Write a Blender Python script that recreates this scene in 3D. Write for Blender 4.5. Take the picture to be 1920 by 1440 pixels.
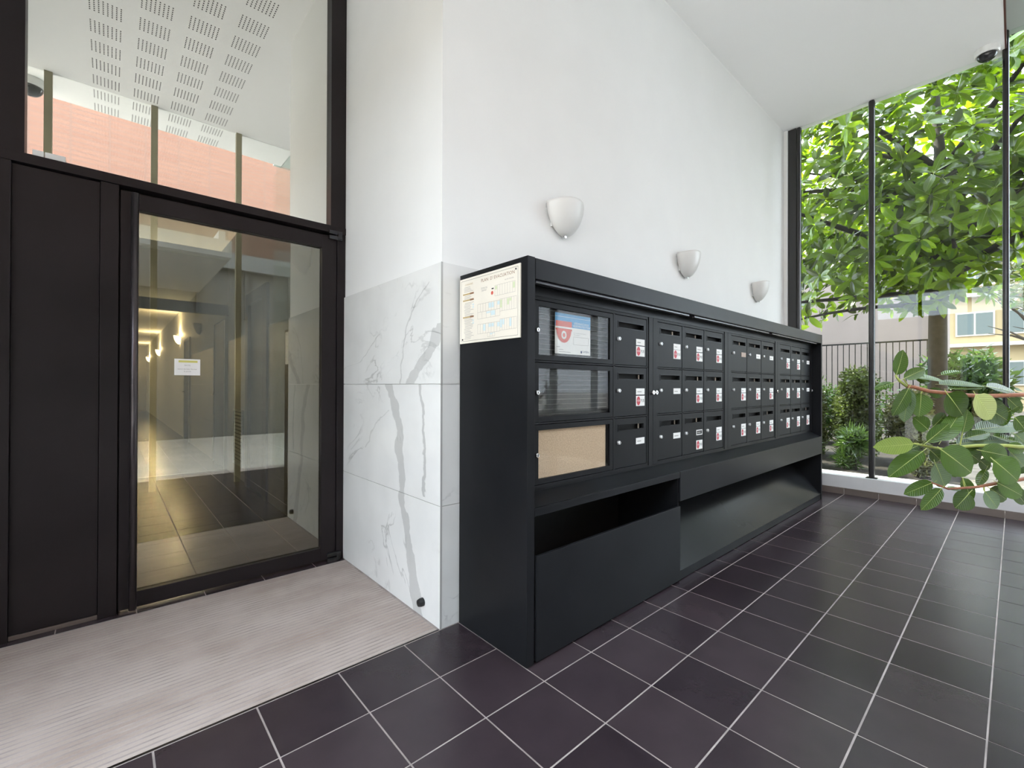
import bpy, bmesh, math, random
import numpy as np
from mathutils import Vector, Matrix, Quaternion
random.seed(7)
S = bpy.context.scene
for o in list(bpy.data.objects): bpy.data.objects.remove(o)
COL = S.collection
# ------------------------------------------------------------------ camera
FPX = 843.38
YAW, PIT, ROL = .7292, .004, .0033
CAM = Vector((-1.2061, -1.8724, 1.1924))
FW = Vector((math.sin(YAW)*math.cos(PIT), math.cos(YAW)*math.cos(PIT), math.sin(PIT)))
R0 = Vector((math.cos(YAW), -math.sin(YAW), 0)); U0 = R0.cross(FW)
RT = R0*math.cos(ROL) + U0*math.sin(ROL); UP = -R0*math.sin(ROL) + U0*math.cos(ROL)
cam = bpy.data.cameras.new('camera'); cam.sensor_width = 36; cam.lens = FPX/1920*36
cam.clip_start = .02; cam.clip_end = 300
co = bpy.data.objects.new('camera', cam); COL.objects.link(co)
co.matrix_world = Matrix(((RT.x, UP.x, -FW.x, CAM.x), (RT.y, UP.y, -FW.y, CAM.y), (RT.z, UP.z, -FW.z, CAM.z), (0, 0, 0, 1)))
S.camera = co
def at(u, v, d): return CAM + FW*d + RT*((u-960)/FPX*d) - UP*((v-720)/FPX*d)   # pixel + depth -> point
# ------------------------------------------------------------------ world, sun, exposure
W = bpy.data.worlds.new('sky'); S.world = W; W.use_nodes = True
bg = W.node_tree.nodes['Background']; bg.inputs[0].default_value = (.84, .905, 1.04, 1); bg.inputs[1].default_value = 3.0
sun = bpy.data.lights.new('sun', 'SUN'); sun.energy = 5; sun.angle = .01; sun.color = (1, .93, .80)
so = bpy.data.objects.new('sun', sun); COL.objects.link(so)
so.rotation_euler = Vector((-.06, -1, -1.15)).to_track_quat('-Z', 'Y').to_euler()
S.view_settings.view_transform = 'Standard'; S.view_settings.look = 'None'
S.view_settings.exposure = 1.66; S.view_settings.gamma = 1; S.view_settings.use_curve_mapping = False
# ------------------------------------------------------------------ materials
def newmat(n):
    m = bpy.data.materials.new(n); m.use_nodes = True
    nt = m.node_tree; b = nt.nodes['Principled BSDF']; return m, nt, b
def N(nt, t, **k):
    n = nt.nodes.new(t)
    for a, v in k.items(): setattr(n, a, v)
    return n
def pm(n, col, rough=.5, metal=0, spec=.5, var=0, noise=0, nscale=20, bump=0, bscale=200, rand='obj'):
    """plain surface; var = random brightness per piece, noise = mottling"""
    m, nt, b = newmat(n)
    b.inputs['Base Color'].default_value = (*col, 1); b.inputs['Roughness'].default_value = rough
    b.inputs['Metallic'].default_value = metal; b.inputs['Specular IOR Level'].default_value = spec
    L = nt.links; src = None
    if var or noise:
        rgb = N(nt, 'ShaderNodeRGB'); rgb.outputs[0].default_value = (*col, 1); src = rgb.outputs[0]
        if var:
            if rand == 'obj': r = N(nt, 'ShaderNodeObjectInfo').outputs['Random']
            else: r = N(nt, 'ShaderNodeNewGeometry').outputs['Random Per Island']
            mr = N(nt, 'ShaderNodeMapRange'); mr.inputs[3].default_value = 1-var; mr.inputs[4].default_value = 1+var
            L.new(r, mr.inputs[0])
            mx = N(nt, 'ShaderNodeVectorMath', operation='SCALE'); L.new(src, mx.inputs[0]); L.new(mr.outputs[0], mx.inputs['Scale']); src = mx.outputs[0]
        if noise:
            g = N(nt, 'ShaderNodeNewGeometry'); tn = N(nt, 'ShaderNodeTexNoise'); tn.inputs['Scale'].default_value = nscale; tn.inputs['Detail'].default_value = 6
            L.new(g.outputs['Position'], tn.inputs['Vector'])
            mr = N(nt, 'ShaderNodeMapRange'); mr.inputs[1].default_value = .3; mr.inputs[2].default_value = .7
            mr.inputs[3].default_value = 1-noise; mr.inputs[4].default_value = 1+noise; L.new(tn.outputs[0], mr.inputs[0])
            mx = N(nt, 'ShaderNodeVectorMath', operation='SCALE'); L.new(src, mx.inputs[0]); L.new(mr.outputs[0], mx.inputs['Scale']); src = mx.outputs[0]
        L.new(src, b.inputs['Base Color'])
    if bump:
        g = N(nt, 'ShaderNodeNewGeometry'); tn = N(nt, 'ShaderNodeTexNoise'); tn.inputs['Scale'].default_value = bscale
        L.new(g.outputs['Position'], tn.inputs['Vector'])
        bp = N(nt, 'ShaderNodeBump'); bp.inputs['Strength'].default_value = bump; bp.inputs['Distance'].default_value = .002
        L.new(tn.outputs[0], bp.inputs['Height']); L.new(bp.outputs[0], b.inputs['Normal'])
    return m
def glass(n, tint, refl, gl=(1, 1, 1), rough=0, graze=0):
    m, nt, b = newmat(n); nt.nodes.remove(b)
    tr = N(nt, 'ShaderNodeBsdfTransparent'); tr.inputs[0].default_value = (*tint, 1)
    gs = N(nt, 'ShaderNodeBsdfGlossy'); gs.inputs[0].default_value = (*gl, 1); gs.inputs['Roughness'].default_value = rough
    mx = N(nt, 'ShaderNodeMixShader'); mx.inputs[0].default_value = refl
    if graze:
        fr = N(nt, 'ShaderNodeFresnel'); fr.inputs[0].default_value = 1.45
        ad = N(nt, 'ShaderNodeMath', operation='MULTIPLY_ADD'); nt.links.new(fr.outputs[0], ad.inputs[0]); ad.inputs[1].default_value = graze; ad.inputs[2].default_value = refl
        ad.use_clamp = True; nt.links.new(ad.outputs[0], mx.inputs[0])
    nt.links.new(tr.outputs[0], mx.inputs[1]); nt.links.new(gs.outputs[0], mx.inputs[2])
    nt.links.new(mx.outputs[0], nt.nodes['Material Output'].inputs[0]); return m
def emis(n, col, s):
    m, nt, b = newmat(n); b.inputs['Base Color'].default_value = (*col, 1)
    b.inputs['Emission Color'].default_value = (*col, 1); b.inputs['Emission Strength'].default_value = s; return m
def leafmat(n, col, tcol, rough=.3, tw=.4, var=.35, rand='obj', vein=False):
    m, nt, b = newmat(n); L = nt.links
    r = N(nt, 'ShaderNodeObjectInfo').outputs['Random'] if rand == 'obj' else N(nt, 'ShaderNodeNewGeometry').outputs['Random Per Island']
    mr = N(nt, 'ShaderNodeMapRange'); mr.inputs[3].default_value = 1-var; mr.inputs[4].default_value = 1+var; L.new(r, mr.inputs[0])
    def sc(c):
        rgb = N(nt, 'ShaderNodeRGB'); rgb.outputs[0].default_value = (*c, 1)
        s = N(nt, 'ShaderNodeVectorMath', operation='SCALE'); L.new(rgb.outputs[0], s.inputs[0]); L.new(mr.outputs[0], s.inputs['Scale']); return s.outputs[0]
    base = sc(col)
    if vein:
        tc = N(nt, 'ShaderNodeTexCoord'); sp = N(nt, 'ShaderNodeSeparateXYZ'); L.new(tc.outputs['Object'], sp.inputs[0])
        ab = N(nt, 'ShaderNodeMath', operation='ABSOLUTE'); L.new(sp.outputs[1], ab.inputs[0])
        k1 = N(nt, 'ShaderNodeMath', operation='MULTIPLY_ADD'); L.new(ab.outputs[0], k1.inputs[0]); k1.inputs[1].default_value = -.75; L.new(sp.outputs[0], k1.inputs[2])
        k2 = N(nt, 'ShaderNodeMath', operation='MULTIPLY'); L.new(k1.outputs[0], k2.inputs[0]); k2.inputs[1].default_value = 620
        k3 = N(nt, 'ShaderNodeMath', operation='SINE'); L.new(k2.outputs[0], k3.inputs[0])
        k4 = N(nt, 'ShaderNodeMapRange'); k4.inputs[1].default_value = .3; k4.inputs[2].default_value = 1; k4.inputs[3].default_value = 1; k4.inputs[4].default_value = 1.45; L.new(k3.outputs[0], k4.inputs[0])
        k5 = N(nt, 'ShaderNodeVectorMath', operation='SCALE'); L.new(base, k5.inputs[0]); L.new(k4.outputs[0], k5.inputs['Scale']); base = k5.outputs[0]
        bp = N(nt, 'ShaderNodeBump'); bp.inputs['Strength'].default_value = .25; bp.inputs['Distance'].default_value = .002; L.new(k3.outputs[0], bp.inputs['Height']); L.new(bp.outputs[0], b.inputs['Normal'])
    L.new(base, b.inputs['Base Color']); b.inputs['Roughness'].default_value = rough; b.inputs['Specular IOR Level'].default_value = .5
    t = N(nt, 'ShaderNodeBsdfTranslucent'); L.new(sc(tcol), t.inputs[0])
    mx = N(nt, 'ShaderNodeMixShader'); mx.inputs[0].default_value = tw
    L.new(b.outputs[0], mx.inputs[1]); L.new(t.outputs[0], mx.inputs[2]); L.new(mx.outputs[0], nt.nodes['Material Output'].inputs[0])
    return m
M = {}
M['plaster'] = pm('white_plaster', (.80, .80, .79), .7, noise=.015, nscale=3, bump=.05, bscale=120)
M['ceil'] = pm('ceiling_paint', (.88, .88, .88), .8, bump=.05, bscale=150)
M['soffit'] = pm('grey_green_soffit', (.52, .58, .55), .7)
M['black'] = pm('black_powder_coat', (.011, .0115, .013), .34, spec=.10, noise=.25, nscale=2.5, bump=.06, bscale=500)
M['blackdoor'] = pm('letterbox_black', (.014, .0145, .016), .42, spec=.09, noise=.12, nscale=6, bump=.05, bscale=600)
M['slant'] = pm('satin_black_slope', (.012, .0125, .0135), .22, spec=.06, noise=.2, nscale=2)
M['frame'] = pm('brown_black_frame', (.017, .0135, .0145), .38, spec=.2, noise=.15, nscale=3)
M['void'] = pm('dark_inside', (.004, .004, .004), .8)
M['grout'] = pm('grout', (.36, .31, .29), .85, noise=.25, nscale=9)
M['chrome'] = pm('polished_metal', (.75, .75, .76), .18, 1)
M['lockmetal'] = pm('lock_metal', (.85, .85, .86), .4, .6)
M['steel'] = pm('brushed_steel', (.10, .095, .095), .3, 1)
M['white'] = pm('white_plastic', (.80, .80, .79), .4)
M['paper'] = pm('paper', (.80, .79, .77), .6)
M['creampaper'] = pm('cream_board', (.74, .69, .60), .4, noise=.03, nscale=6)
M['ink'] = pm('black_ink', (.03, .03, .03), .6); M['greyink'] = pm('grey_ink', (.33, .31, .29), .6)
M['red'] = pm('red_print', (.50, .035, .055), .5); M['coral'] = pm('coral_print', (.62, .12, .085), .5)
M['blue'] = pm('blue_print', (.10, .33, .60), .5); M['amber'] = pm('amber_print', (.42, .30, .12), .6); M['brownink'] = pm('brown_print', (.24, .12, .06), .6)
M['paleblue'] = pm('pale_blue_print', (.55, .66, .68), .6); M['palegreen'] = pm('pale_green_print', (.60, .66, .42), .6); M['navy'] = pm('navy_print', (.03, .05, .14), .6)
M['yellow'] = pm('yellow_print', (.62, .58, .16), .6)
M['cork'] = pm('cork_board', (.62, .46, .32), .85, noise=.18, nscale=160)
M['brass'] = pm('brown_plate', (.30, .19, .13), .4, noise=.3, nscale=150)
M['rubber'] = pm('black_rubber', (.012, .012, .012), .5)
M['frost'] = pm('frosted_glass', (.72, .71, .69), .35, spec=.4)
M['sill'] = pm('white_sill', (.60, .58, .57), .45, noise=.05, nscale=5)
M['skirt'] = pm('brown_skirting', (.13, .10, .085), .4, var=.1)
M['mull'] = pm('black_mullion', (.014, .013, .014), .22, spec=.6)
M['pot'] = pm('grey_pot', (.30, .29, .28), .6); M['soil'] = pm('soil', (.030, .023, .018), .95, noise=.5, nscale=25)
M['bark'] = pm('bark', (.022, .017, .014), .9, noise=.35, nscale=14, bump=.25, bscale=25)
M['twig'] = pm('red_brown_stem', (.26, .10, .05), .5, noise=.2, nscale=60); M['gstem'] = pm('green_stem', (.30, .34, .08), .45)
M['rib'] = pm('leaf_midrib', (.40, .46, .12), .4)
M['pane'] = glass('clear_glass', (.93, .97, .95), .01, (1, 1, 1), 0, .28)
M['facade'] = glass('facade_glass', (.96, .98, .97), .02, (1, 1, 1), 0, .3)
M['transom'] = glass('mirror_coated_glass', (.55, .55, .48), .85, (.97, .96, .90))
M['doorglass'] = glass('tinted_door_glass', (.56, .54, .44), .18, (.98, .97, .90))
M['boxglass'] = glass('display_glass', (.93, .93, .92), .013, (1, 1, 1), 0)
def tilemat():
    m, nt, b = newmat('slate_floor_tile'); L = nt.links
    oi = N(nt, 'ShaderNodeObjectInfo'); g = N(nt, 'ShaderNodeNewGeometry')
    n1 = N(nt, 'ShaderNodeTexNoise'); n1.inputs['Scale'].default_value = 5; n1.inputs['Detail'].default_value = 8; L.new(g.outputs['Position'], n1.inputs['Vector'])
    ad = N(nt, 'ShaderNodeMath', operation='MULTIPLY_ADD'); L.new(n1.outputs[0], ad.inputs[0]); ad.inputs[1].default_value = .6
    ml = N(nt, 'ShaderNodeMath', operation='MULTIPLY'); L.new(oi.outputs['Random'], ml.inputs[0]); ml.inputs[1].default_value = .5; L.new(ml.outputs[0], ad.inputs[2])
    cr = N(nt, 'ShaderNodeValToRGB'); cr.color_ramp.elements[0].position = .2; cr.color_ramp.elements[0].color = (.023, .0160, .0205, 1)
    cr.color_ramp.elements[1].position = .9; cr.color_ramp.elements[1].color = (.048, .035, .040, 1); L.new(ad.outputs[0], cr.inputs[0])
    L.new(cr.outputs[0], b.inputs['Base Color']); b.inputs['Roughness'].default_value = .27; b.inputs['Specular IOR Level'].default_value = .36
    n2 = N(nt, 'ShaderNodeTexNoise'); n2.inputs['Scale'].default_value = 90; L.new(g.outputs['Position'], n2.inputs['Vector'])
    bp = N(nt, 'ShaderNodeBump'); bp.inputs['Strength'].default_value = .12; bp.inputs['Distance'].default_value = .002; L.new(n2.outputs[0], bp.inputs['Height']); L.new(bp.outputs[0], b.inputs['Normal'])
    return m
M['tile'] = tilemat()
def slatmat():
    m, nt, b = newmat('worn_mat_slat'); L = nt.links
    g = N(nt, 'ShaderNodeNewGeometry'); oi = N(nt, 'ShaderNodeObjectInfo')
    mp = N(nt, 'ShaderNodeMapping'); mp.inputs['Scale'].default_value = (2.2, 4, 1); L.new(g.outputs['Position'], mp.inputs[0])
    n1 = N(nt, 'ShaderNodeTexNoise'); n1.inputs['Scale'].default_value = 1; n1.inputs['Detail'].default_value = 6; L.new(mp.outputs[0], n1.inputs['Vector'])
    n3 = N(nt, 'ShaderNodeTexNoise'); n3.inputs['Scale'].default_value = 160; L.new(g.outputs['Position'], n3.inputs['Vector'])
    ad = N(nt, 'ShaderNodeMath', operation='MULTIPLY_ADD'); L.new(n3.outputs[0], ad.inputs[0]); ad.inputs[1].default_value = .25; L.new(n1.outputs[0], ad.inputs[2])
    a2 = N(nt, 'ShaderNodeMath', operation='MULTIPLY_ADD'); L.new(oi.outputs['Random'], a2.inputs[0]); a2.inputs[1].default_value = .12; L.new(ad.outputs[0], a2.inputs[2])
    cr = N(nt, 'ShaderNodeValToRGB'); cr.color_ramp.elements[0].position = .38; cr.color_ramp.elements[0].color = (.31, .235, .195, 1)
    cr.color_ramp.elements[1].position = .82; cr.color_ramp.elements[1].color = (.46, .39, .35, 1); L.new(a2.outputs[0], cr.inputs[0])
    L.new(cr.outputs[0], b.inputs['Base Color']); b.inputs['Roughness'].default_value = .6
    return m
M['slat'] = slatmat()
def marble(name, big=False):
    m, nt, b = newmat(name); L = nt.links
    g = N(nt, 'ShaderNodeNewGeometry'); oi = N(nt, 'ShaderNodeObjectInfo')
    of = N(nt, 'ShaderNodeVectorMath', operation='ADD'); L.new(g.outputs['Position'], of.inputs[0])
    if not big: L.new(oi.outputs['Location'], of.inputs[1])
    def noise(s, d=6, dis=0):
        n = N(nt, 'ShaderNodeTexNoise'); n.inputs['Scale'].default_value = s; n.inputs['Detail'].default_value = d; n.inputs['Distortion'].default_value = dis
        L.new(of.outputs[0], n.inputs['Vector']); return n.outputs[0]
    def math_(op, a, b_, c=None):
        n = N(nt, 'ShaderNodeMath', operation=op)
        for i, x in enumerate((a, b_, c)):
            if x is None: continue
            if isinstance(x, (int, float)): n.inputs[i].default_value = x
            else: L.new(x, n.inputs[i])
        return n.outputs[0]
    def band(v, w0, w1):
        mr = N(nt, 'ShaderNodeMapRange'); mr.inputs[1].default_value = w0; mr.inputs[2].default_value = w1; mr.inputs[3].default_value = 1; mr.inputs[4].default_value = 0; L.new(v, mr.inputs[0]); return mr.outputs[0]
    d1 = math_('ABSOLUTE', math_('SUBTRACT', noise(1.6, 7, 1.2), .5), 0)
    v1 = math_('MULTIPLY', band(d1, .0, .012), band(math_('SUBTRACT', .62, noise(2.3)), 0, .12))
    v1 = math_('MULTIPLY', v1, .45)
    cloud = math_('MULTIPLY', band(noise(3.2, 8), .35, .62), .10)
    tot = math_('ADD', v1, cloud)
    if big:
        sp = N(nt, 'ShaderNodeSeparateXYZ'); L.new(g.outputs['Position'], sp.inputs[0])
        zn = math_('DIVIDE', sp.outputs[2], 1.8)
        wob = math_('MULTIPLY', math_('SUBTRACT', noise(9, 5), .5), .09)
        wid = noise(6, 3)
        def vein(pts, w, amt, z0, z1):
            fc = N(nt, 'ShaderNodeFloatCurve'); c = fc.mapping.curves[0]
            P = [(z/1.8, y/1.3) for z, y in pts]
            c.points[0].location = P[0]; c.points[1].location = P[-1]
            for q in P[1:-1]: c.points.new(*q)
            for q in c.points: q.handle_type = 'VECTOR'
            fc.mapping.update(); L.new(zn, fc.inputs[1])
            yc = math_('MULTIPLY', fc.outputs[0], 1.3)
            d = math_('ABSOLUTE', math_('SUBTRACT', math_('ADD', sp.outputs[1], wob), yc), 0)
            d = math_('SUBTRACT', d, math_('MULTIPLY', wid, w))
            v = band(d, 0, .006)
            v = math_('MULTIPLY', v, math_('LESS_THAN', sp.outputs[2], z1)); v = math_('MULTIPLY', v, math_('GREATER_THAN', sp.outputs[2], z0))
            return math_('MULTIPLY', v, amt)
        for a in (vein([(0, .21), (.08, .24), (.39, .318), (.58, .398), (.70, .40), (.96, .426), (1.08, .47), (1.2, .55)], .075, .36, 0, 1.2),
                  vein([(1.2, .30), (1.257, .268), (1.362, .11), (1.483, .005), (1.5, 0)], .09, .32, 1.2, 1.5),
                  vein([(.5, .15), (.6, .153), (.8, .15), (1.0, .157), (1.2, .195)], .016, .42, .62, 1.2),
                  vein([(1.2, .43), (1.3, .40), (1.487, .357), (1.613, .271), (1.7, .15)], .008, .30, 1.2, 1.72),
                  vein([(1.28, 1.28), (1.318, 1.176), (1.339, .956), (1.477, .722), (1.5, .66)], .006, .30, 1.29, 1.5),
                  vein([(.75, .9), (.9, .78), (1.0, .66), (1.05, .55)], .006, .22, .8, 1.05)):
            tot = math_('ADD', tot, a)
    mx = N(nt, 'ShaderNodeMix', data_type='RGBA'); mx.inputs[6].default_value = (.76, .76, .745, 1); mx.inputs[7].default_value = (.20, .20, .195, 1); mx.clamp_factor = True
    L.new(tot, mx.inputs[0]); L.new(mx.outputs[2], b.inputs['Base Color']); b.inputs['Roughness'].default_value = .14; b.inputs['Specular IOR Level'].default_value = .4
    return m
M['marble'] = marble('veined_marble'); M['marblebig'] = marble('bold_veined_marble', True)
# ------------------------------------------------------------------ mesh helpers
class MB:
    def __init__(s): s.v = []; s.f = []; s.m = []
    def add(s, vs, fs, mi=0):
        n = len(s.v); s.v += [tuple(q) for q in vs]
        for f in fs: s.f.append(tuple(n+i for i in f)); s.m.append(mi)
        return s
    def box(s, x0, x1, y0, y1, z0, z1, mi=0):
        return s.add([(x0,y0,z0),(x1,y0,z0),(x1,y1,z0),(x0,y1,z0),(x0,y0,z1),(x1,y0,z1),(x1,y1,z1),(x0,y1,z1)],
              [(0,3,2,1),(4,5,6,7),(0,1,5,4),(1,2,6,5),(2,3,7,6),(3,0,4,7)], mi)
    def plate(s, x0, x1, z0, z1, hx0, hx1, hz0, hz1, y0, y1, mi=0):
        """slab facing -y (front y0, back y1) with a rectangular hole"""
        o = [(x0,z0),(x1,z0),(x1,z1),(x0,z1)]; i = [(hx0,hz0),(hx1,hz0),(hx1,hz1),(hx0,hz1)]
        vs = [(a,y0,b) for a,b in o]+[(a,y0,b) for a,b in i]+[(a,y1,b) for a,b in o]+[(a,y1,b) for a,b in i]
        fs = []
        for k in range(4):
            n = (k+1) % 4
            fs += [(k,n,4+n,4+k), (8+n,8+k,12+k,12+n), (n,k,8+k,8+n), (4+k,4+n,12+n,12+k)]
        return s.add(vs, fs, mi)
    def prism(s, prof, x0, x1, mi=0):
        """profile in (y,z) extruded along x"""
        n = len(prof); vs = [(x0,y,z) for y,z in prof]+[(x1,y,z) for y,z in prof]
        fs = [tuple(range(n)), tuple(range(2*n-1, n-1, -1))]+[((k+1)%n, k, n+k, n+(k+1)%n) for k in range(n)]
        return s.add(vs, fs, mi)
    def lathe(s, c, ax, prof, seg=20, mi=0):
        """prof = [(radius, along-axis)] about centre c, axis ax"""
        ax = Vector(ax).normalized(); a = ax.orthogonal().normalized(); b = ax.cross(a); c = Vector(c)
        vs = []; fs = []
        for r, h in prof:
            for k in range(seg):
                t = 2*math.pi*k/seg; vs.append(c+ax*h+(a*math.cos(t)+b*math.sin(t))*r)
        for j in range(len(prof)-1):
            for k in range(seg):
                n = (k+1) % seg; fs.append((j*seg+k, j*seg+n, (j+1)*seg+n, (j+1)*seg+k))
        fs.append(tuple(range(seg-1, -1, -1))); fs.append(tuple((len(prof)-1)*seg+k for k in range(seg)))
        return s.add(vs, fs, mi)
    def tube(s, pts, rad, seg=8, mi=0):
        pts = [Vector(q) for q in pts]; vs = []; fs = []; pa = None
        for i, q in enumerate(pts):
            d = (pts[min(i+1, len(pts)-1)]-pts[max(i-1, 0)]).normalized()
            a = d.orthogonal().normalized() if pa is None else (pa-d*pa.dot(d)).normalized()
            pa = a; b = d.cross(a); r = rad[i] if isinstance(rad, (list, tuple)) else rad
            for k in range(seg):
                t = 2*math.pi*k/seg; vs.append(q+(a*math.cos(t)+b*math.sin(t))*r)
        for j in range(len(pts)-1):
            for k in range(seg):
                n = (k+1) % seg; fs.append((j*seg+k, j*seg+n, (j+1)*seg+n, (j+1)*seg+k))
        fs.append(tuple(range(seg-1, -1, -1))); fs.append(tuple((len(pts)-1)*seg+k for k in range(seg)))
        return s.add(vs, fs, mi)
    def mesh(s, name, mats, smooth=False):
        me = bpy.data.meshes.new(name); me.from_pydata(s.v, [], s.f)
        for m in (mats if isinstance(mats, (list, tuple)) else [mats]): me.materials.append(M[m] if isinstance(m, str) else m)
        me.polygons.foreach_set('material_index', s.m)
        if smooth: me.polygons.foreach_set('use_smooth', [True]*len(me.polygons))
        bm = bmesh.new(); bm.from_mesh(me); bmesh.ops.recalc_face_normals(bm, faces=bm.faces); bm.to_mesh(me); bm.free()
        me.update(); return me
    def build(s, name, mats, parent=None, smooth=False, bevel=0, origin=None):
        if origin is not None:
            o = Vector(origin); s.v = [tuple(Vector(q)-o) for q in s.v]
        ob = link(name, s.mesh(name, mats, smooth), parent, origin)
        if bevel:
            b = ob.modifiers.new('bevel', 'BEVEL'); b.width = bevel; b.segments = 2; b.limit_method = 'ANGLE'
        return ob
def link(name, me, parent=None, loc=None):
    ob = bpy.data.objects.new(name, me); COL.objects.link(ob)
    if parent is not None:
        ob.parent = parent
        wl = Vector(loc) if loc is not None else Vector((0, 0, 0))
        q = parent; off = Vector((0, 0, 0))
        while q is not None: off += q.location; q = q.parent
        ob.location = wl-off
    elif loc is not None: ob.location = loc
    return ob
def tag(o, label=None, cat=None, group=None, kind=None):
    if label: o['label'] = label
    if cat: o['category'] = cat
    if group: o['group'] = group
    if kind: o['kind'] = kind
    return o
def thing(name, loc, label, cat, group=None, kind=None):
    o = bpy.data.objects.new(name, None); COL.objects.link(o); o.location = loc; o.empty_display_size = .1
    return tag(o, label, cat, group, kind)
def struct(name, loc=(0, 0, 0)):
    o = bpy.data.objects.new(name, None); COL.objects.link(o); o.location = loc; o['kind'] = 'structure'; return o
_tc = {}
def textgeo(s, size, align='CENTER'):
    """flat letter outlines as vertices/faces in the xy plane"""
    k = (s, round(size, 4), align)
    if k not in _tc:
        cu = bpy.data.curves.new('t', 'FONT'); cu.body = s; cu.size = size; cu.align_x = align; cu.align_y = 'CENTER'; cu.resolution_u = 2
        ob = bpy.data.objects.new('t', cu); COL.objects.link(ob)
        dg = bpy.context.evaluated_depsgraph_get(); me = bpy.data.meshes.new_from_object(ob.evaluated_get(dg))
        _tc[k] = ([tuple(v.co) for v in me.vertices], [tuple(p.vertices) for p in me.polygons])
        bpy.data.objects.remove(ob); bpy.data.curves.remove(cu); bpy.data.meshes.remove(me)
    return _tc[k]
def text(mb, s, size, org, ex, ez, mi, align='CENTER', sx=1):
    vs, fs = textgeo(s, size, align); org = Vector(org); ex = Vector(ex); ez = Vector(ez)
    mb.add([org+ex*(v[0]*sx)+ez*v[1] for v in vs], fs, mi)
# ------------------------------------------------------------------ main sizes (metres)
HC = 4.306; YD = 1.228; XG = 4.88; TP = .3011; TX = -.193; TY = -.3026
YF = -2.01; YN = -2.95; HN = 4.48
# ------------------------------------------------------------------ floor
fl = MB().box(-2.6, XG+.3, YN, 26, -.12, -.0015).build('floor', 'grout'); fl['kind'] = 'structure'
T0 = TP-.0045
def tilemesh(w, d): return MB().add([(0,0,-.004),(w,0,-.004),(w,d,-.004),(0,d,-.004),(.0012,.0012,0),(w-.0012,.0012,0),(w-.0012,d-.0012,0),(.0012,d-.0012,0)],
      [(4,5,6,7),(0,1,5,4),(1,2,6,5),(2,3,7,6),(3,0,4,7)]).mesh('tile', 'tile')
tfull = tilemesh(T0, T0); wcut = XG-(TX+16*TP)-.0045; tcut = tilemesh(wcut, T0)
rest = MB()
def addtile(i, j, single):
    x = TX+i*TP+.00225; y = TY+j*TP+.00225
    w = wcut if i == 16 else T0
    if single: link('tile', tcut if i == 16 else tfull, fl, (x, y, 0))
    else: rest.box(x, x+w, y, y+T0, -.004, 0)
for i in range(-7, 17):
    for j in range(-8, 1): addtile(i, j, j >= -5)
for i in range(-5, 1):
    for j in range(6, 80):
        if TY+j*TP > 1.2: addtile(i, j, j < 20)
tag(rest.build('tile', 'tile', fl), kind='stuff')
# narrow dark tile strip between mat and door
st = MB()
for i in range(-6, 1):
    x0 = TX+i*TP+.00225; x1 = min(x0+T0, -.003)
    if x1 > x0: link('tile', MB().box(0, x1-x0, 0, TY+6*TP-.0045-1.185, -.004, 0).mesh('tile', 'tile'), fl, (x0, 1.185, 0))
# ------------------------------------------------------------------ entrance mat
mat = thing('entrance_mat', (-.9, .59, 0), 'ribbed beige slatted entrance mat sunk in the floor before the glass door', 'mat')
MB().box(-2.3, -.006, .004, 1.182, -.03, -.006).build('mat_base', 'void', mat)
MB().box(-2.3, -.004, .002, .010, -.03, .001).build('edge_strip', 'steel', mat)
sl = MB()
for z, a, b in ((0, 0, .0205),):
    sl.add([(-2.29,0,-.012),(-.010,0,-.012),(-.010,.0205,-.012),(-2.29,.0205,-.012),(-2.29,.001,-.001),(-.010,.001,-.001),(-.010,.0195,-.001),(-2.29,.0195,-.001)],
      [(4,5,6,7),(0,1,5,4),(1,2,6,5),(2,3,7,6),(3,0,4,7)])
slm = sl.mesh('slat', 'slat')
for k in range(43): link('slat', slm, mat, (0, .0125+k*.0272, 0))
# ------------------------------------------------------------------ walls
wb = MB().box(.01, XG+.13, .01, .24, 0, HC+.2).build('wall_back', 'plaster'); wb['kind'] = 'structure'
ws = MB().box(.01, .24, .24, YD+2.0, 0, HC+.2).box(.035, .24, YD+2.0, 26, 0, 3.2).build('wall_side', 'plaster'); ws['kind'] = 'structure'
for k in range(3):
    MB().box(0, .01, .001, 1.226, k*.6+.0012, k*.6+.5988).build('marble_panel', 'marblebig', ws, bevel=.0006)
    for a, b in ((1.29, 2.30), (2.302, 3.22)): MB().box(0, .01, a, b, k*.6+.0012, k*.6+.5988).build('marble_panel', 'marble', ws, origin=(0, a, k*.6))
    for a, b in ((4.25, 5.5), (6.55, 8.2), (8.202, 9.4)): MB().box(.025, .035, a, b, k*.6+.0012, k*.6+.5988).build('marble_panel', 'marble', ws, origin=(0.1, a, k*.6))
    MB().box(.0005, 1.19, 0, .01, k*.6+.0012, k*.6+.5988).build('marble_panel', 'marble', wb, origin=(.3, 0, k*.6))
MB().box(-.001, .0095, -.001, .0005, 0, 1.8).build('corner_trim', pm('grey_joint', (.42, .42, .41), .5), ws)
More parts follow.
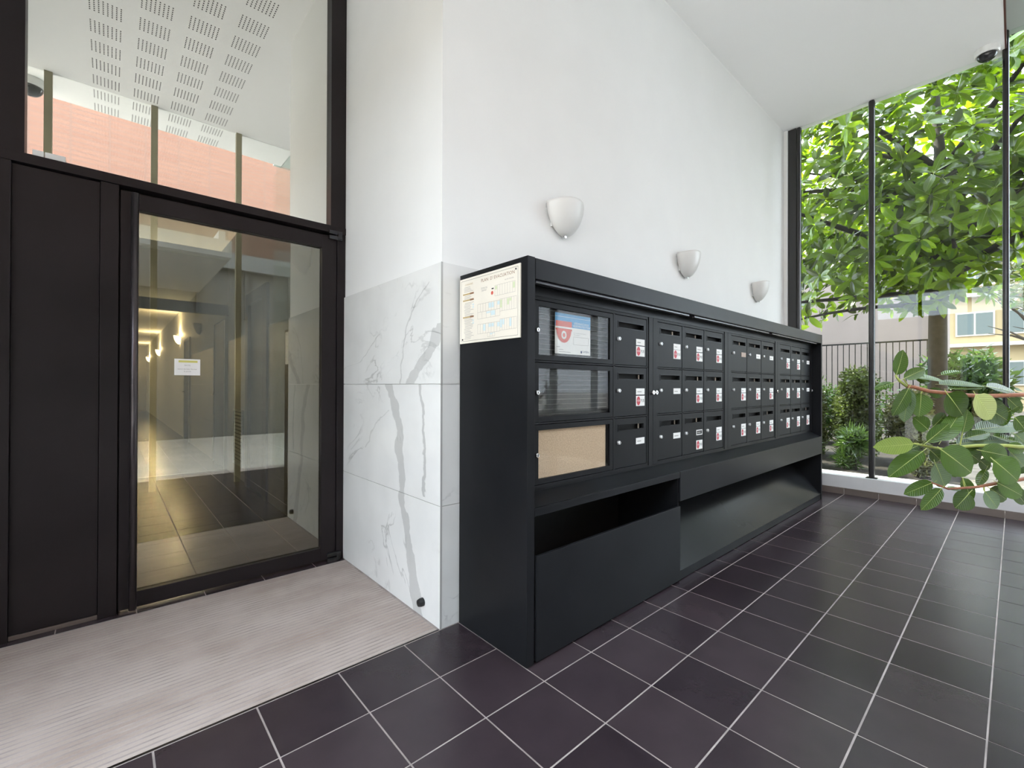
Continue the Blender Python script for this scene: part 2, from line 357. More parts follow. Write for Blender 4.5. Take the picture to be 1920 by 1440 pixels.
# lift recess and grey doors along the inner hall wall
lift = struct('door_3', (0, 3.8, 0)); bl = pm('blue_grey_door', (.07, .085, .11), .35)
MB().plate(3.24, 4.19, 0, 2.25, 3.40, 4.08, 0, 2.12, 0, .05).build('door_frame', bl, lift)
lf = lift.children[0]; lf.data.transform(Matrix.Rotation(math.pi/2, 4, 'Z')); lf.data.transform(Matrix.Translation((.034, 0, 0)))
MB().box(.02, .034, 3.40, 4.08, 0.005, 2.12).build('door_panel', pm('blue_grey_panel', (.12, .14, .17), .35), lift)
gd = pm('grey_door', (.065, .07, .075), .4)
for n, (a, b) in enumerate(((5.62, 6.48), (9.5, 10.3))):
    d = struct('door_%d' % (4+n), (0, a, 0))
    MB().box(.012, .034, a, b, .005, 2.13).build('door_panel', gd, d)
    MB().box(.0, .034, a-.05, a, 0, 2.18).box(.0, .034, b, b+.05, 0, 2.18).box(.0, .034, a, b, 2.13, 2.18).build('door_frame', 'plaster', d)
    MB().box(-.03, .012, b-.10, b-.085, 1.03, 1.05).box(-.035, -.02, b-.20, b-.085, 1.03, 1.05).build('door_handle', 'chrome', d)
vg = thing('vent_grille', (.02, 4.7, .2), 'white louvred vent grille low on the marble wall beyond the door', 'vent')
MB().box(.015, .0245, 4.46, 4.96, .20, .86).build('back_plate', 'void', vg)
for k in range(14): MB().add([(.0,4.47,.215+k*.046),(.0,4.95,.215+k*.046),(.016,4.95,.24+k*.046),(.016,4.47,.24+k*.046),(.003,4.47,.212+k*.046),(.003,4.95,.212+k*.046),(.019,4.95,.237+k*.046),(.019,4.47,.237+k*.046)],
      [(0,1,2,3),(7,6,5,4),(0,4,5,1),(1,5,6,2),(2,6,7,3),(3,7,4,0)]).build('louvre', 'white', vg)
MB().box(-.003,.018,4.44,4.47,.18,.88).box(-.003,.018,4.95,4.98,.18,.88).box(-.003,.018,4.47,4.95,.18,.205).box(-.003,.018,4.47,4.95,.855,.88).build('grille_frame', 'white', vg)
# hall shell behind the door: left wall, far wall, ceilings
wl = MB().box(-2.3, -2.1, YD+.1, 26, 0, HC).build('wall_hall_left', 'plaster'); wl['kind'] = 'structure'
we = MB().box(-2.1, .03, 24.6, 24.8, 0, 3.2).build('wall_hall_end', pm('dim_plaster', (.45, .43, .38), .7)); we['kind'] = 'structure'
MB().box(-1.2, -.9, 24.55, 24.6, 0, 2.6).build('door_panel', bl, we)
cn = MB().box(-2.1, .01, YD+.1, 5.5, 3.9, 4.0).box(-2.1, .035, 5.5, 24.6, 2.95, 3.05).build('ceiling_hall', 'ceil'); cn['kind'] = 'structure'
pt = struct('window_4', (0, 5.55, 0))
MB().box(-2.1, .03, 5.50, 5.60, 2.17, 2.31).build('header', 'frame', pt)
MB().box(-1.02, -.96, 5.50, 5.60, 0, 2.17).box(-2.1, .03, 5.50, 5.60, 3.82, 3.9).build('post', 'frame', pt)
MB().box(-2.1, .03, 5.545, 5.555, 2.31, 3.82).build('pane', M['facade'], pt)
MB().box(-2.1, .03, 5.52, 5.56, .0005, .006).build('threshold', 'chrome', pt)
# ------------------------------------------------------------------ lobby left wall, ceiling
w5 = struct('window_5', (-2.4, -.4, 0))      # glazed left end of the lobby
for y in (-2.01, -1.23, -.45, .33): MB().box(-2.44, -2.36, y-.03, y+.03, 0, 3.3).build('mullion', 'mull', w5)
for y in (-1.98, -1.20, -.42): MB().box(-2.404, -2.396, y, y+.72, .02, 3.28).build('pane', 'facade', w5)
wlf = MB().box(-2.5, -2.36, .36, YD, 0, HC).box(-2.5, -2.36, YF-.03, .36, 3.3, HC).build('wall_left', 'plaster'); wlf['kind'] = 'structure'
ce = MB().box(-2.5, XG+.16, -1.81, YD+.05, HC, HC+.16).box(-2.5, .6, -2.55, -1.81, HC, HC+.16).build('ceiling', 'ceil'); ce['kind'] = 'structure'
cn2 = MB().box(.6, XG+.16, YN-.05, -1.81, HN, HN+.12).build('ceiling_niche', 'soffit'); cn2['kind'] = 'structure'
MB().box(.6, XG+.16, -1.822, -1.81, HC-.002, HN).build('ceiling_edge', pm('brown_edge', (.10, .035, .03), .3), ce)
pf = MB()
for cx in (-1.255, -.935, -.615, -.295):
    for r in range(12):
        cy = .93-r*.307
        if -2.5 < cy < 1.0:
            for a in range(8):
                for b in range(7):
                    x = cx-.098+a*.028; y = cy-.09+b*.0265
                    pf.add([(x, y, HC-.0006), (x+.009, y, HC-.0006), (x+.009, y+.015, HC-.0006), (x, y+.015, HC-.0006)], [(0, 3, 2, 1)])
tag(pf.build('perforation', pm('perforation_dark', (.10, .10, .09), .9), ce), kind='stuff')
# upper storeys of the building (unseen mass added above the lobby to keep the sun off)
MB().box(-2.5, XG+.10, -2.5, 14, HC+.3, 13).build('sun_blocking_storeys', pm('facade_render', (.62, .58, .52), .8))['kind'] = 'structure'
# ------------------------------------------------------------------ dome cameras
def dome(x, y, z, r, label):
    t = thing('dome_camera', (x, y, z), label, 'camera')
    MB().lathe((x, y, z), (0, 0, -1), [(r, 0), (r, r*.45), (r*.92, r*.62)], 28).build('camera_base', 'white', t, smooth=False)
    MB().lathe((x, y, z-r*.6), (0, 0, -1), [(r*.80, 0), (r*.78, r*.18), (r*.66, r*.42), (r*.42, r*.62), (r*.12, r*.70)], 28).build('dome_cover', pm('smoked_dome', (.02, .02, .022), .05), t, smooth=True)
dome(4.80, -1.70, HC, .085, 'white dome camera with smoked cover in the ceiling corner by the garden window')
dome(-1.83, -2.30, HC, .12, 'dome camera on the ceiling seen mirrored in the pane over the door')
# ------------------------------------------------------------------ door wall
d1 = struct('door_1', (-.6, YD, 0)); FY = YD; BY = YD+.07
def bar(x0, x1, z0, z1, name='frame_bar', y0=FY, y1=BY, m='frame', p=d1, bev=.0015): return MB().box(x0, x1, y0, y1, z0, z1).build(name, m, p, bevel=bev)
bar(-.046, 0.0095, 0, 2.228, 'jamb'); bar(-1.247, -1.176, 0, 2.228, 'jamb')
bar(-1.65, -1.553, 0, 2.228, 'jamb', FY-.012)
bar(-1.553, -1.249, .022, 2.224, 'side_panel', FY+.012)
bar(-1.553, -1.249, .0, .020, 'sill_strip', FY+.006, BY, 'skirt')
leaf = bar(-1.170, -1.097, .012, 2.208, 'door_stile', FY+.008, BY-.005)
bar(-.145, -.050, .012, 2.208, 'door_stile', FY+.008, BY-.005)
bar(-1.097, -.145, 2.122, 2.208, 'door_rail', FY+.008, BY-.005); bar(-1.097, -.145, .012, .094, 'door_rail', FY+.008, BY-.005)
MB().box(-1.10, -.142, FY+.034, FY+.042, .090, 2.125).build('pane', 'doorglass', d1)
hb = MB().lathe((-1.114, 1.168, .03), (0, 0, 1), [(.0165, 0), (.0165, 2.155)], 20).build('pull_handle', pm('dark_bronze_bar', (.09, .08, .085), .28, .8), d1, smooth=True)
MB().lathe((-1.114, 1.168, .12), (0, 1, 0), [(.008, 0), (.008, .068)], 10).lathe((-1.114, 1.168, 2.05), (0, 1, 0), [(.008, 0), (.008, .068)], 10).build('handle_bracket', 'steel', d1)
for z in (2.216, .028):
    MB().box(-.108, -.018, FY-.018, FY+.008, z-.032, z-.006).box(-.108, -.018, FY-.018, FY+.008, z+.004, z+.028).box(-.05, -.022, FY-.024, FY-.002, z-.026, z+.022).build('pivot_hinge', 'rubber' if z < 1 else pm('hinge_metal', (.05, .05, .055), .2, .7), d1, bevel=.003)
MB().box(-1.185, -1.160, BY-.004, BY+.012, 0, 2.24).box(-.06, -.035, BY-.004, BY+.012, 0, 2.24).box(-1.185, -.035, BY-.004, BY+.012, 2.195, 2.24).box(-1.56, -1.24, BY-.004, BY+.012, 2.20, 2.24).box(-1.257, -1.240, BY-.004, BY+.012, 0, 2.24).build('light_leak_strip', 'frame', d1)  # strips added behind the door gaps to stop light leaking from the hall
w1 = struct('window_1', (-.8, YD, 2.23))
bar(-1.65, .0095, 2.231, 2.278, 'transom_rail', FY-.006, BY, p=w1)
bar(-1.65, -1.512, 2.278, HC, 'jamb', p=w1); bar(-.092, .0095, 2.278, HC, 'jamb', p=w1)
bar(-1.512, -.092, HC-.05, HC, 'head_rail', p=w1)
MB().box(-1.515, -.089, FY+.045, FY+.053, 2.275, HC-.045).build('pane', 'transom', w1)
MB().box(-2.44, -1.65, FY, BY, 0, HC).build('side_panel', 'frame', d1)
for x0, x1, lb in ((-1.487, -1.449, 'short white plastic box on the ledge under the upper pane'), (-1.445, -1.375, 'longer white plastic box on the ledge under the upper pane')):
    tag(MB().box(x0, x1, FY+.006, FY+.040, 2.2785, 2.309).build('sensor_box', 'white', None, bevel=.002), lb, 'box', 'white boxes on the transom ledge')
# notice on the glass
nt_ = MB().box(-.939, -.819, FY+.0325, FY+.0335, 1.246, 1.338, 0)
nt_.box(-.920, -.832, FY+.0320, FY+.0325, 1.318, 1.330, 1)
for k, (a, w) in enumerate(((1.302, .03), (1.281, .09), (1.268, .06))): text(nt_, ('NOTE', 'merci de bien fermer', 'la porte')[k], .0105, (-.879, FY+.0318, a), (1, 0, 0), (0, 0, 1), 2)
tag(nt_.build('notice_sheet', ['paper', 'yellow', 'greyink']), 'small white notice with a yellow heading stuck on the door glass', 'notice')
# rubber door stop
ds = thing('door_stop', (0, .16, .08), 'round black rubber door stop on the marble near the floor', 'door stop')
MB().lathe((.0, .16, .08), (-1, 0, 0), [(.021, -.001), (.021, .014), (.017, .028), (.008, .031)], 20).build('rubber_bumper', 'rubber', ds, smooth=False)
MB().lathe((.0, .16, .08), (-1, 0, 0), [(.005, .030), (.005, .033)], 10).build('screw', 'steel', ds)
# ------------------------------------------------------------------ wall lamps
def lampmesh():
    mb = MB(); n, k = 14, 18; vs = []
    for i in range(n+1):
        t = i/n
        w = .142*max(1-t**2.1, 0)**.62 + .004; pr = .105*max(1-t**1.7, 0)**.6 + .012
        for j in range(k+1):
            a = math.pi*(j/k-.5); top = -.018*abs(math.sin(a))**2*0
            vs.append((w*math.sin(a), -pr*math.cos(a)-.012, .20*(1-t)+ (.022*(math.cos(a)**2)*(1-t) - .011*(1-t))))
    fs = [(i*(k+1)+j, i*(k+1)+j+1, (i+1)*(k+1)+j+1, (i+1)*(k+1)+j) for i in range(n) for j in range(k)]
    return mb.add(vs, fs)
LM = lampmesh().mesh('glass_shade', 'frost', True); LL = None
CLIP = MB().box(-.142, -.128, -.022, 0, .155, .18).mesh('clip', 'chrome'); CLIP2 = MB().box(-.008, .008, -.034, -.001, -.006, .014).mesh('clip', 'chrome'); CLIP3 = MB().box(.128, .142, -.022, 0, .155, .18).mesh('clip', 'chrome')
BACK = MB().box(-.10, .10, -.012, 0, .05, .19).mesh('back_plate', 'white')
def sconce(loc, rz, label, lit=0, group=None):
    t = thing('wall_lamp', loc, label, 'wall lamp', group); t.rotation_euler[2] = rz
    me = LM
    for nm, m in (('glass_shade', me), ('clip', CLIP), ('clip', CLIP2), ('clip', CLIP3), ('back_plate', BACK)):
        o = bpy.data.objects.new(nm, m); COL.objects.link(o); o.parent = t
        if nm == 'glass_shade':
            s = o.modifiers.new('solid', 'SOLIDIFY'); s.thickness = .004
            if lit:
                o.data = m.copy(); o.data.materials[0] = M['litshade']
    if lit:
        l = bpy.data.lights.new('lamp_bulb', 'POINT'); l.energy = lit; l.color = (1, .80, .52); l.shadow_soft_size = .03
        lo = bpy.data.objects.new('lamp_bulb', l); COL.objects.link(lo); lo.parent = t; lo.location = (0, -.05, .24)
    return t
M['litshade'] = emis('lit_frosted_glass', (1, .86, .62), 5)
for x, lb in ((.885, 'unlit frosted half-bowl wall lamp above the glazed notice doors'), (2.44, 'unlit frosted half-bowl wall lamp above the middle letterboxes'), (4.03, 'unlit frosted half-bowl wall lamp nearest the garden window')):
    sconce((x, .0095, 2.112), 0, lb)
sconce((.0095, 2.05, 2.112), -math.pi/2, 'unlit frosted half-bowl wall lamp just behind the glass door')
sconce((.0345, 8.1, 2.112), -math.pi/2, 'unlit frosted half-bowl wall lamp in the corridor before the lit ones')
for y, lb in ((11.4, 'glowing half-bowl wall lamp just past the second grey corridor door'), (17.2, 'glowing half-bowl wall lamp between the two other lit corridor lamps'), (22.5, 'glowing half-bowl wall lamp next to the corridor end wall')):
    sconce((.0345, y, 2.15), -math.pi/2, lb, 40, 'lit corridor wall lamps')
# ------------------------------------------------------------------ letterbox cabinet
K0, K1, KD, KH = .104, 4.437, .504, 1.7435; FF = -.415
cab = thing('letterbox_cabinet', (2.27, -.25, 0), 'long black metal letterbox cabinet against the white wall', 'letterboxes')
def cp(name, m='black', bev=.0015, **k): return k['mb'].build(name, m, cab, bevel=bev)
cp('side_panel', mb=MB().box(K0, K0+.044, -KD, -.012, .004, KH)); cp('side_panel', mb=MB().box(K1-.035, K1, -KD, -.012, .004, KH))
cp('top_panel', mb=MB().box(K0+.044, K1-.035, -KD+.014, -.012, KH-.02, KH-.001))
cp('header_fascia', mb=MB().box(K0+.047, K1-.036, -KD+.001, -KD+.013, 1.652, KH-.002))
cp('soffit', mb=MB().box(K0+.045, K1-.036, -KD+.013, FF+.03, 1.652, 1.66))
for a, b in ((.17, 1.55), (1.62, 2.95), (3.02, 4.30)): cp('light_strip', pm('unlit_strip', (.06, .06, .075), .25), mb=MB().box(a, b, -KD+.018, -KD+.042, 1.640, 1.652))
cp('top_filler', mb=MB().box(K0+.045, K1-.036, FF, FF+.02, 1.604, 1.652))
MB().box(K0+.045, K1-.036, -.38, -.05, .68, 1.652).build('carcass', 'void', cab)
cp('sloped_ledge', mb=MB().prism([(FF+.005, .70), (FF+.005, .712), (-KD+.002, .664), (-KD+.002, .655)], K0+.045, K1-.036))
cp('bottom_filler', mb=MB().box(K0+.045, K1-.036, FF+.004, FF+.02, .700, .722))
cp('ledge_fascia', mb=MB().box(K0+.045, 1.398, -KD, -KD+.012, .632, .668))
cp('ledge_fascia', mb=MB().box(1.402, K1-.036, -KD, -KD+.012, .488, .668))
cp('divider', mb=MB().box(1.393, 1.401, -KD+.012, -.05, .004, .64))
# paper bin with its opening
cp('bin_front', mb=MB().box(K0+.053, 1.392, -KD-.006, -KD+.01, .012, .462))
MB().box(K0+.046, 1.392, -.06, -.05, .01, .65).build('bin_back', 'void', cab)
cp('bin_liner', mb=MB().box(K0+.053, 1.392, -KD+.012, -KD+.05, .30, .44))
# slanting panel
cp('slanted_panel', mb=MB().prism([(-KD+.004, .058), (-.115, .50), (-.105, .50), (-KD+.02, .05)], 1.402, K1-.036), m='slant')
cp('plinth', mb=MB().box(1.402, K1-.036, -KD+.006, -KD+.03, .004, .058))
for x in (K0+.03, 1.398, K1-.05): MB().lathe((x, -KD+.03, 0), (0, 0, 1), [(.012, 0), (.012, .006)], 10).build('foot', 'chrome', cab)
ROWS = [(1.312, 1.585), (1.0255, 1.2985), (.739, 1.012)]
BL = [('A', .852, 1), ('B', 1.292, 3), ('C', 2.362, 3), ('D', 3.43, 3)]; CP = .3105
# unit frames
def frame_of(x0, x1, cols):
    f = MB(); y0, y1 = FF, FF+.022
    xs = [x0]+cols+[x1]
    f.box(x0, x1, y0, y1, 1.588, 1.604); f.box(x0, x1, y0, y1, .722, .736)
    for (a, b) in ((1.3015, 1.3095), (1.015, 1.023)): f.box(x0, x1, y0, y1, a, b)
    for c in cols: f.box(c-.008, c+.008, y0, y1, .736, 1.588)
    return f
frame_of(.148, 1.184, [.155, .843, 1.176]).build('unit_frame', 'blackdoor', cab, bevel=.001)
for nm, x0, n in BL[1:]: frame_of(x0-.016, x0+n*CP+.008, [x0-.008]+[x0+CP*k for k in range(1, n)]+[x0+n*CP]).build('unit_frame', 'blackdoor', cab, bevel=.001)
xs = [1.184]+[v for nm, x0, n in BL[1:] for v in (x0-.016, x0+n*CP+.008)]+[K1-.036]
for a, b in zip(xs[0::2], xs[1::2]):
    if b-a > .004:
        mid = (a+b)/2
        MB().box(a+.001, mid-.001, FF-.004, FF+.02, .722, 1.604).build('post', 'blackdoor', cab, bevel=.001)
        MB().box(mid+.001, b-.001, FF-.004, FF+.02, .722, 1.604).build('post', 'blackdoor', cab, bevel=.001)
def lockgeo(mb, x, z, y, r=.0105, mi=0):
    mb.lathe((x, y, z), (0, -1, 0), [(r, 0), (r, .010), (r*.8, .013)], 14, mi); mb.box(x-.0018, x+.0018, y-.0145, y-.013, z-.006, z+.006, 1)
def sticker(x0, x1, z0, z1, y):
    s = MB().box(x0, x1, y-.0008, y, z0, z1, 0); w = x1-x0; h = z1-z0
    cx, cz = x0+w*.27, (z0+z1)/2; rx, rz = w*.21, h*.44
    pts = [(cx+rx*math.sin(a)*1.05, y-.0012, cz+rz*math.cos(a)*1.05) for a in [math.pi/8+k*math.pi/4 for k in range(8)]]
    s.add(pts, [tuple(range(8))], 1)
    text(s, 'STOP', .0165, (cx, y-.0016, cz), (1, 0, 0), (0, 0, 1), 0, sx=.78); text(s, 'PUB', .026, (x0+w*.74, y-.0012, cz), (1, 0, 0), (0, 0, 1), 2, sx=.78)
    return s
KIND = {'A': ['nnl'], 'B': ['nll', 'ndn', 'nnn']}
#  n = name + sticker, l = name only, d = dark plate + sticker below, b = brown plate
LAY = {('A',0):'n',('A',1):'n',('A',2):'l'}
for c, col in enumerate((('n','l','l'),('n','n','d'),('n','n','n'))):
    for r in range(3): LAY[('B',r,c)] = col[r]
for c, col in enumerate((('b','n','n'),('l','n','n'),('l','n','n'))):
    for r in range(3): LAY[('C',r,c)] = col[r]
for c, col in enumerate((('n','n','n'),('n','n','n'),('l','l','n'))):
    for r in range(3): LAY[('D',r,c)] = col[r]
nd = 0
for nm, x0, n in BL:
    for c in range(n):
        for r, (z0, z1) in enumerate(ROWS):
            a = x0+c*CP+(.0105 if n > 1 else .0015); a = a if (c or n == 1) else x0+.0025; b = x0+(c+1)*CP-.0105 if n > 1 else 1.1655
            y = FF+.002
            o = MB().plate(a, b, z0, z1, a+.030, b-.030, z1-.066, z1-.036, y, y+.014).build('letterbox_door', 'blackdoor', cab, bevel=.0008)
            fl_ = MB().plate(a+.026, b-.026, z1-.070, z1-.032, a+.0305, b-.0305, z1-.0655, z1-.0365, y-.002, y).build('slot_rim', 'black', o)
            lk = MB(); lockgeo(lk, a+.030, z0+.142, y); lk.build('lock', ['lockmetal', 'ink'], o)
            kd = LAY[('A', r)] if nm == 'A' else LAY[(nm, r, c)]
            px0, px1 = b-.108, b-.020; pz = z0+.118
            jz = random.uniform(-.003, .003)
            if kd in 'nl': MB().box(px0, px1, y-.0015, y, pz, pz+.036).box(px0+.012, px0+.012+random.uniform(.03, .055), y-.0017, y-.0015, pz+.014, pz+.019, 1).build('name_plate', ['paper', 'greyink'], o)
            if kd == 'n': sticker(px0, px1+.002, pz-.063+jz, pz-.004+jz, y).build('stop_sticker', ['paper', 'red', 'ink'], o)
            if kd == 'd':
                MB().plate(px0, px1, pz, pz+.036, px0+.006, px1-.006, pz+.006, pz+.030, y-.0015, y, 0).box(px0+.006, px1-.006, y-.0010, y, pz+.006, pz+.030, 1).box(px0+.015, px0+.06, y-.0013, y-.0010, pz+.014, pz+.021, 2).build('name_plate', ['paper', 'ink', 'greyink'], o)
                sticker(px0, px1+.002, pz-.098, pz-.036, y).build('stop_sticker', ['paper', 'red', 'ink'], o)
            if kd == 'b': MB().box(px0, px1, y-.0015, y, pz, pz+.036).build('name_plate', 'brass', o)
            if random.random() < .6:
                q = b-.03-random.uniform(.02, .09); MB().box(q, q+random.uniform(.003, .008), y+.016, y+.022, z1-.066, z1-.04).build('letter_edge', pm('mail_paper', (.55, .47, .40), .8) if 'mail_paper' not in bpy.data.materials else bpy.data.materials['mail_paper'], o)
            nd += 1
for x, z in ((1.222, 1.155), (1.258, 1.155), (3.332, 1.150), (4.386, 1.150)): k = MB(); lockgeo(k, x, z, FF-.004, .014); k.build('unit_lock', ['chrome', 'ink'], cab)
# glazed notice doors
for r, (z0, z1) in enumerate(ROWS):
    a, b = .1645, .8335; y = FF+.001
    o = MB().plate(a, b, z0, z1, .262, .806, z0+.024, z1-.024, y, y+.014).build('notice_door', 'blackdoor', cab, bevel=.001)
    MB().box(.258, .810, y+.006, y+.009, z0+.020, z1-.020).build('pane', 'boxglass', o)
    k = MB(); lockgeo(k, .246, (z0+z1)/2, y, .011); k.build('lock', ['chrome', 'ink'], o)
    MB().box(.17, .83, y+.030, y+.034, z0+.002, z1-.002).build('back_board', pm('dark_board', (.012, .013, .014), .5) if 'dark_board' not in bpy.data.materials else bpy.data.materials['dark_board'], o)
    if r < 2:
        for q in range(10): MB().box(.262, .806, y+.024, y+.030, z0+.030+q*.0235, z0+.0325+q*.0235).build('board_strip', pm('grey_strip', (.075, .07, .068), .4) if 'grey_strip' not in bpy.data.materials else bpy.data.materials['grey_strip'], o)  # thin lighter strips across the dark back board
    else: MB().box(.264, .788, y+.014, y+.022, z0+.012, z1-.026).build('cork_panel', 'cork', o, bevel=.003)
# poster behind the glass
px0, px1, pz0, pz1 = .392, .662, 1.350, 1.549; py = FF+.0215
pw, ph = px1-px0, pz1-pz0
P = MB().box(px0, px1, py, py+.001, pz0, pz1, 0)
def q4(mb, x0, x1, z0, z1, y, mi): mb.add([(x0, y, z0), (x1, y, z0), (x1, y, z1), (x0, y, z1)], [(0, 1, 2, 3)], mi)
q4(P, px0, px1, pz1-ph*.33, pz1, py-.0004, 1); q4(P, px0, px1, pz1-ph*.085, pz1-ph*.08, py-.0006, 0)
q4(P, px0+.004, px0+pw*.455, pz1-ph*.33, pz1-ph*.19, py-.0008, 2); q4(P, px0, px0+pw*.47, pz1-ph*.37, pz1-ph*.33, py-.0009, 0)
cx, cz = px0+pw*.235, pz1-ph*.385
P.add([(cx+pw*.205*math.cos(t), py-.0012, cz+ph*.34*math.sin(t)) for t in [math.pi+k*math.pi/16 for k in range(17)]], [tuple(range(17))], 2)
q4(P, px0+pw*.01, px0+pw*.46, pz1-ph*.42, pz1-ph*.375, py-.0011, 2)
def disc(mb, cx, cz, rx, rz, y, mi): mb.add([(cx+rx*math.cos(k*math.pi/10), y, cz+rz*math.sin(k*math.pi/10)) for k in range(20)], [tuple(range(20))], mi)
disc(P, cx, cz-ph*.15, .019, .021, py-.0014, 0); disc(P, cx, cz-ph*.15, .0095, .0105, py-.0016, 2)
text(P, 'SITE PLACÉ SOUS', .0150, (px0+pw*.735, py-.0008, pz1-ph*.215), (1, 0, 0), (0, 0, 1), 0); text(P, 'VIDÉOPROTECTION', .0150, (px0+pw*.735, py-.0008, pz1-ph*.285), (1, 0, 0), (0, 0, 1), 0)
text(P, 'Pour consulter le droit d\'accès', .0078, (px0+pw*.5, py-.0006, pz1-ph*.455), (1, 0, 0), (0, 0, 1), 3, 'LEFT'); text(P, 'images contacter :', .0078, (px0+pw*.5, py-.0006, pz1-ph*.50), (1, 0, 0), (0, 0, 1), 3, 'LEFT')
P.plate(px0+pw*.5, px1-pw*.05, pz1-ph*.75, pz1-ph*.55, px0+pw*.5+.0012, px1-pw*.05-.0012, pz1-ph*.75+.0012, pz1-ph*.55-.0012, py-.0006, py-.0002, 3)
text(P, 'Arrêté :', .0085, (px0+pw*.04, py-.0006, pz0+ph*.17), (1, 0, 0), (0, 0, 1), 4, 'LEFT')
for k, z in enumerate((.10, .045)): q4(P, px0+pw*.10, px0+pw*(.22, .42)[k], pz0+ph*z, pz0+ph*z+.0022, py-.0006, 3)
text(P, 'CAMERA', .0145, (px1-pw*.035, py-.0006, pz0+ph*.085), (1, 0, 0), (0, 0, 1), 5, 'RIGHT'); disc(P, px1-pw*.27, pz0+ph*.075, .006, .007, py-.0006, 5)
tag(P.build('notice_poster', ['paper', 'blue', 'coral', 'greyink', 'ink', 'navy']), 'white, blue and red video surveillance poster behind the top glazed door', 'poster')
# evacuation plan on the cabinet's side
ev = MB(); ya, yb, za, zb = -.020, -.463, 1.400, 1.7185     # seen from -x: left edge at ya, right edge at yb
ex_, ez_ = Vector((0, -1, 0)), Vector((0, 0, 1)); PW, PH = .443, .3185
ev.box(K0-.006, K0, yb, ya, za, zb, 0)
def E3(s, t, d=.0065): return Vector((K0-d, ya-s*PW, zb-t*PH))     # s from left, t from top (0..1)
def eq(s0, s1, t0, t1, mi, d=.0065): ev.add([E3(s0, t1, d), E3(s1, t1, d), E3(s1, t0, d), E3(s0, t0, d)], [(0, 1, 2, 3)], mi)
def el(s0, t0, s1, t1, w, mi, d=.0067):
    if abs(s1-s0)*PW > abs(t1-t0)*PH: eq(s0, s1, t0-w/PH/2, t0+w/PH/2, mi, d)
    else: eq(s0-w/PW/2, s0+w/PW/2, min(t0, t1), max(t0, t1), mi, d)
for s0, t0, s1, t1 in ((.03, .035, .97, .035), (.03, .965, .97, .965), (.03, .035, .03, .965), (.97, .035, .97, .965)): el(s0, t0, s1, t1, .0012, 2)
text(ev, "PLAN  D' EVACUATION", .0215, E3(.655, .10), ex_, ez_, 3, sx=1.05)
text(ev, 'CONSIGNES', .012, E3(.17, .10), ex_, ez_, 4)
for t, a in ((.205, .14), (.285, .14), (.325, .09)): pass
for t in (.245, .34, .60): eq(.06, .20, t-.010, t+.010, 4); eq(.19, .26, t-.013, t+.013, 3)
for t in np.arange(.14, .94, .022):
    if min(abs(t-.245), abs(t-.34), abs(t-.60)) > .02: eq(.08+random.uniform(0, .02), random.uniform(.19, .26), t-.003, t+.003, 5)
for t in (.42, .46, .66, .70): eq(.235, .262, t-.012, t+.012, 6)
for t, s in ((.215, 'ZONE DE'), (.25, 'DEPART')): text(ev, s, .011, E3(.44, t), ex_, ez_, 5)
ev.add([E3(.575+.020*math.cos(k*.628), .315+.028*math.sin(k*.628), .0067) for k in range(10)][::-1], [tuple(range(10))], 8)
eq(.565, .60, .245, .262, 2); text(ev, 'rez de chaussée', .0095, E3(.84, .17), ex_, ez_, 5)
def plan(s0, s1, t0, t1, n, mi):
    for t in (t0, t1): el(s0, t, s1, t, .0009, 5)
    for k in range(n+1): el(s0+(s1-s0)*k/n, t0, s0+(s1-s0)*k/n, t1, .0009, 5)
    for k in range(n):
        if random.random() < .45: eq(s0+(s1-s0)*k/n+.004, s0+(s1-s0)*(k+1)/n-.004, t0+.01, t0+(t1-t0)*random.uniform(.3, .8), mi, .0066)
plan(.62, .93, .22, .37, 8, 7); plan(.33, .70, .44, .56, 8, 6); plan(.33, .70, .56, .66, 5, 6); plan(.70, .95, .43, .60, 7, 7)
plan(.33, .70, .74, .88, 8, 6); plan(.70, .95, .71, .87, 7, 6); plan(.50, .62, .88, .94, 3, 6)
for s, t in ((.94, .065), (.055, .94)): ev.lathe(E3(s, t, .006), (-1, 0, 0), [(.0045, 0), (.0035, .0025)], 10, 2)
el(.05, .98, .95, .98, .001, 1)
tag(ev.build('evacuation_plan', ['creampaper', 'creampaper', 'ink', 'brownink', 'amber', 'greyink', 'paleblue', 'palegreen', 'coral']), 'cream framed evacuation plan on the side of the letterbox cabinet', 'plan board')
# ------------------------------------------------------------------ garden window (plane x = XG)
w2 = struct('window_2', (XG, -1.5, 0))
MB().box(XG, XG+.30, YN, .0, .070, .205).build('sill', 'sill', w2, bevel=.004)
k = -1
y1 = -.003
for j in range(0, -10, -1):
    yt = TY+(j)*TP; y0 = yt+.002
    MB().box(XG-.008, XG, max(y0, YN), y1, .001, .0695).build('skirting_tile', 'skirt', w2); y1 = yt-.002
def mullion(y0, y1, top=HC, x0=4.925, x1=4.985): return MB().box(x0, x1, y0, y1, .205, top).build('mullion', 'mull', w2, bevel=.016)
MB().box(4.915, 5.0, -.030, .0095, .205, HC-.001).build('jamb', 'plaster', w2)
MB().box(4.935, 4.985, -.118, -.030, .205, HC-.001).build('jamb_panel', 'mull', w2); mullion(-.165, -.120)
mullion(-.862, -.808); mullion(-1.838, -1.793, HN, 4.91, 5.00); mullion(-2.95, -2.90, HN)
for y in (-.835,): MB().box(4.91, 5.0, y-.05, y+.05, .205, .213).build('mullion_foot', 'mull', w2, bevel=.003)
for a, b, t in ((-.808, -.165, HC), (-1.793, -.862, HC), (-2.90, -1.838, HN)): MB().box(4.952, 4.960, a, b, .205, t).build('pane', 'pane', w2)
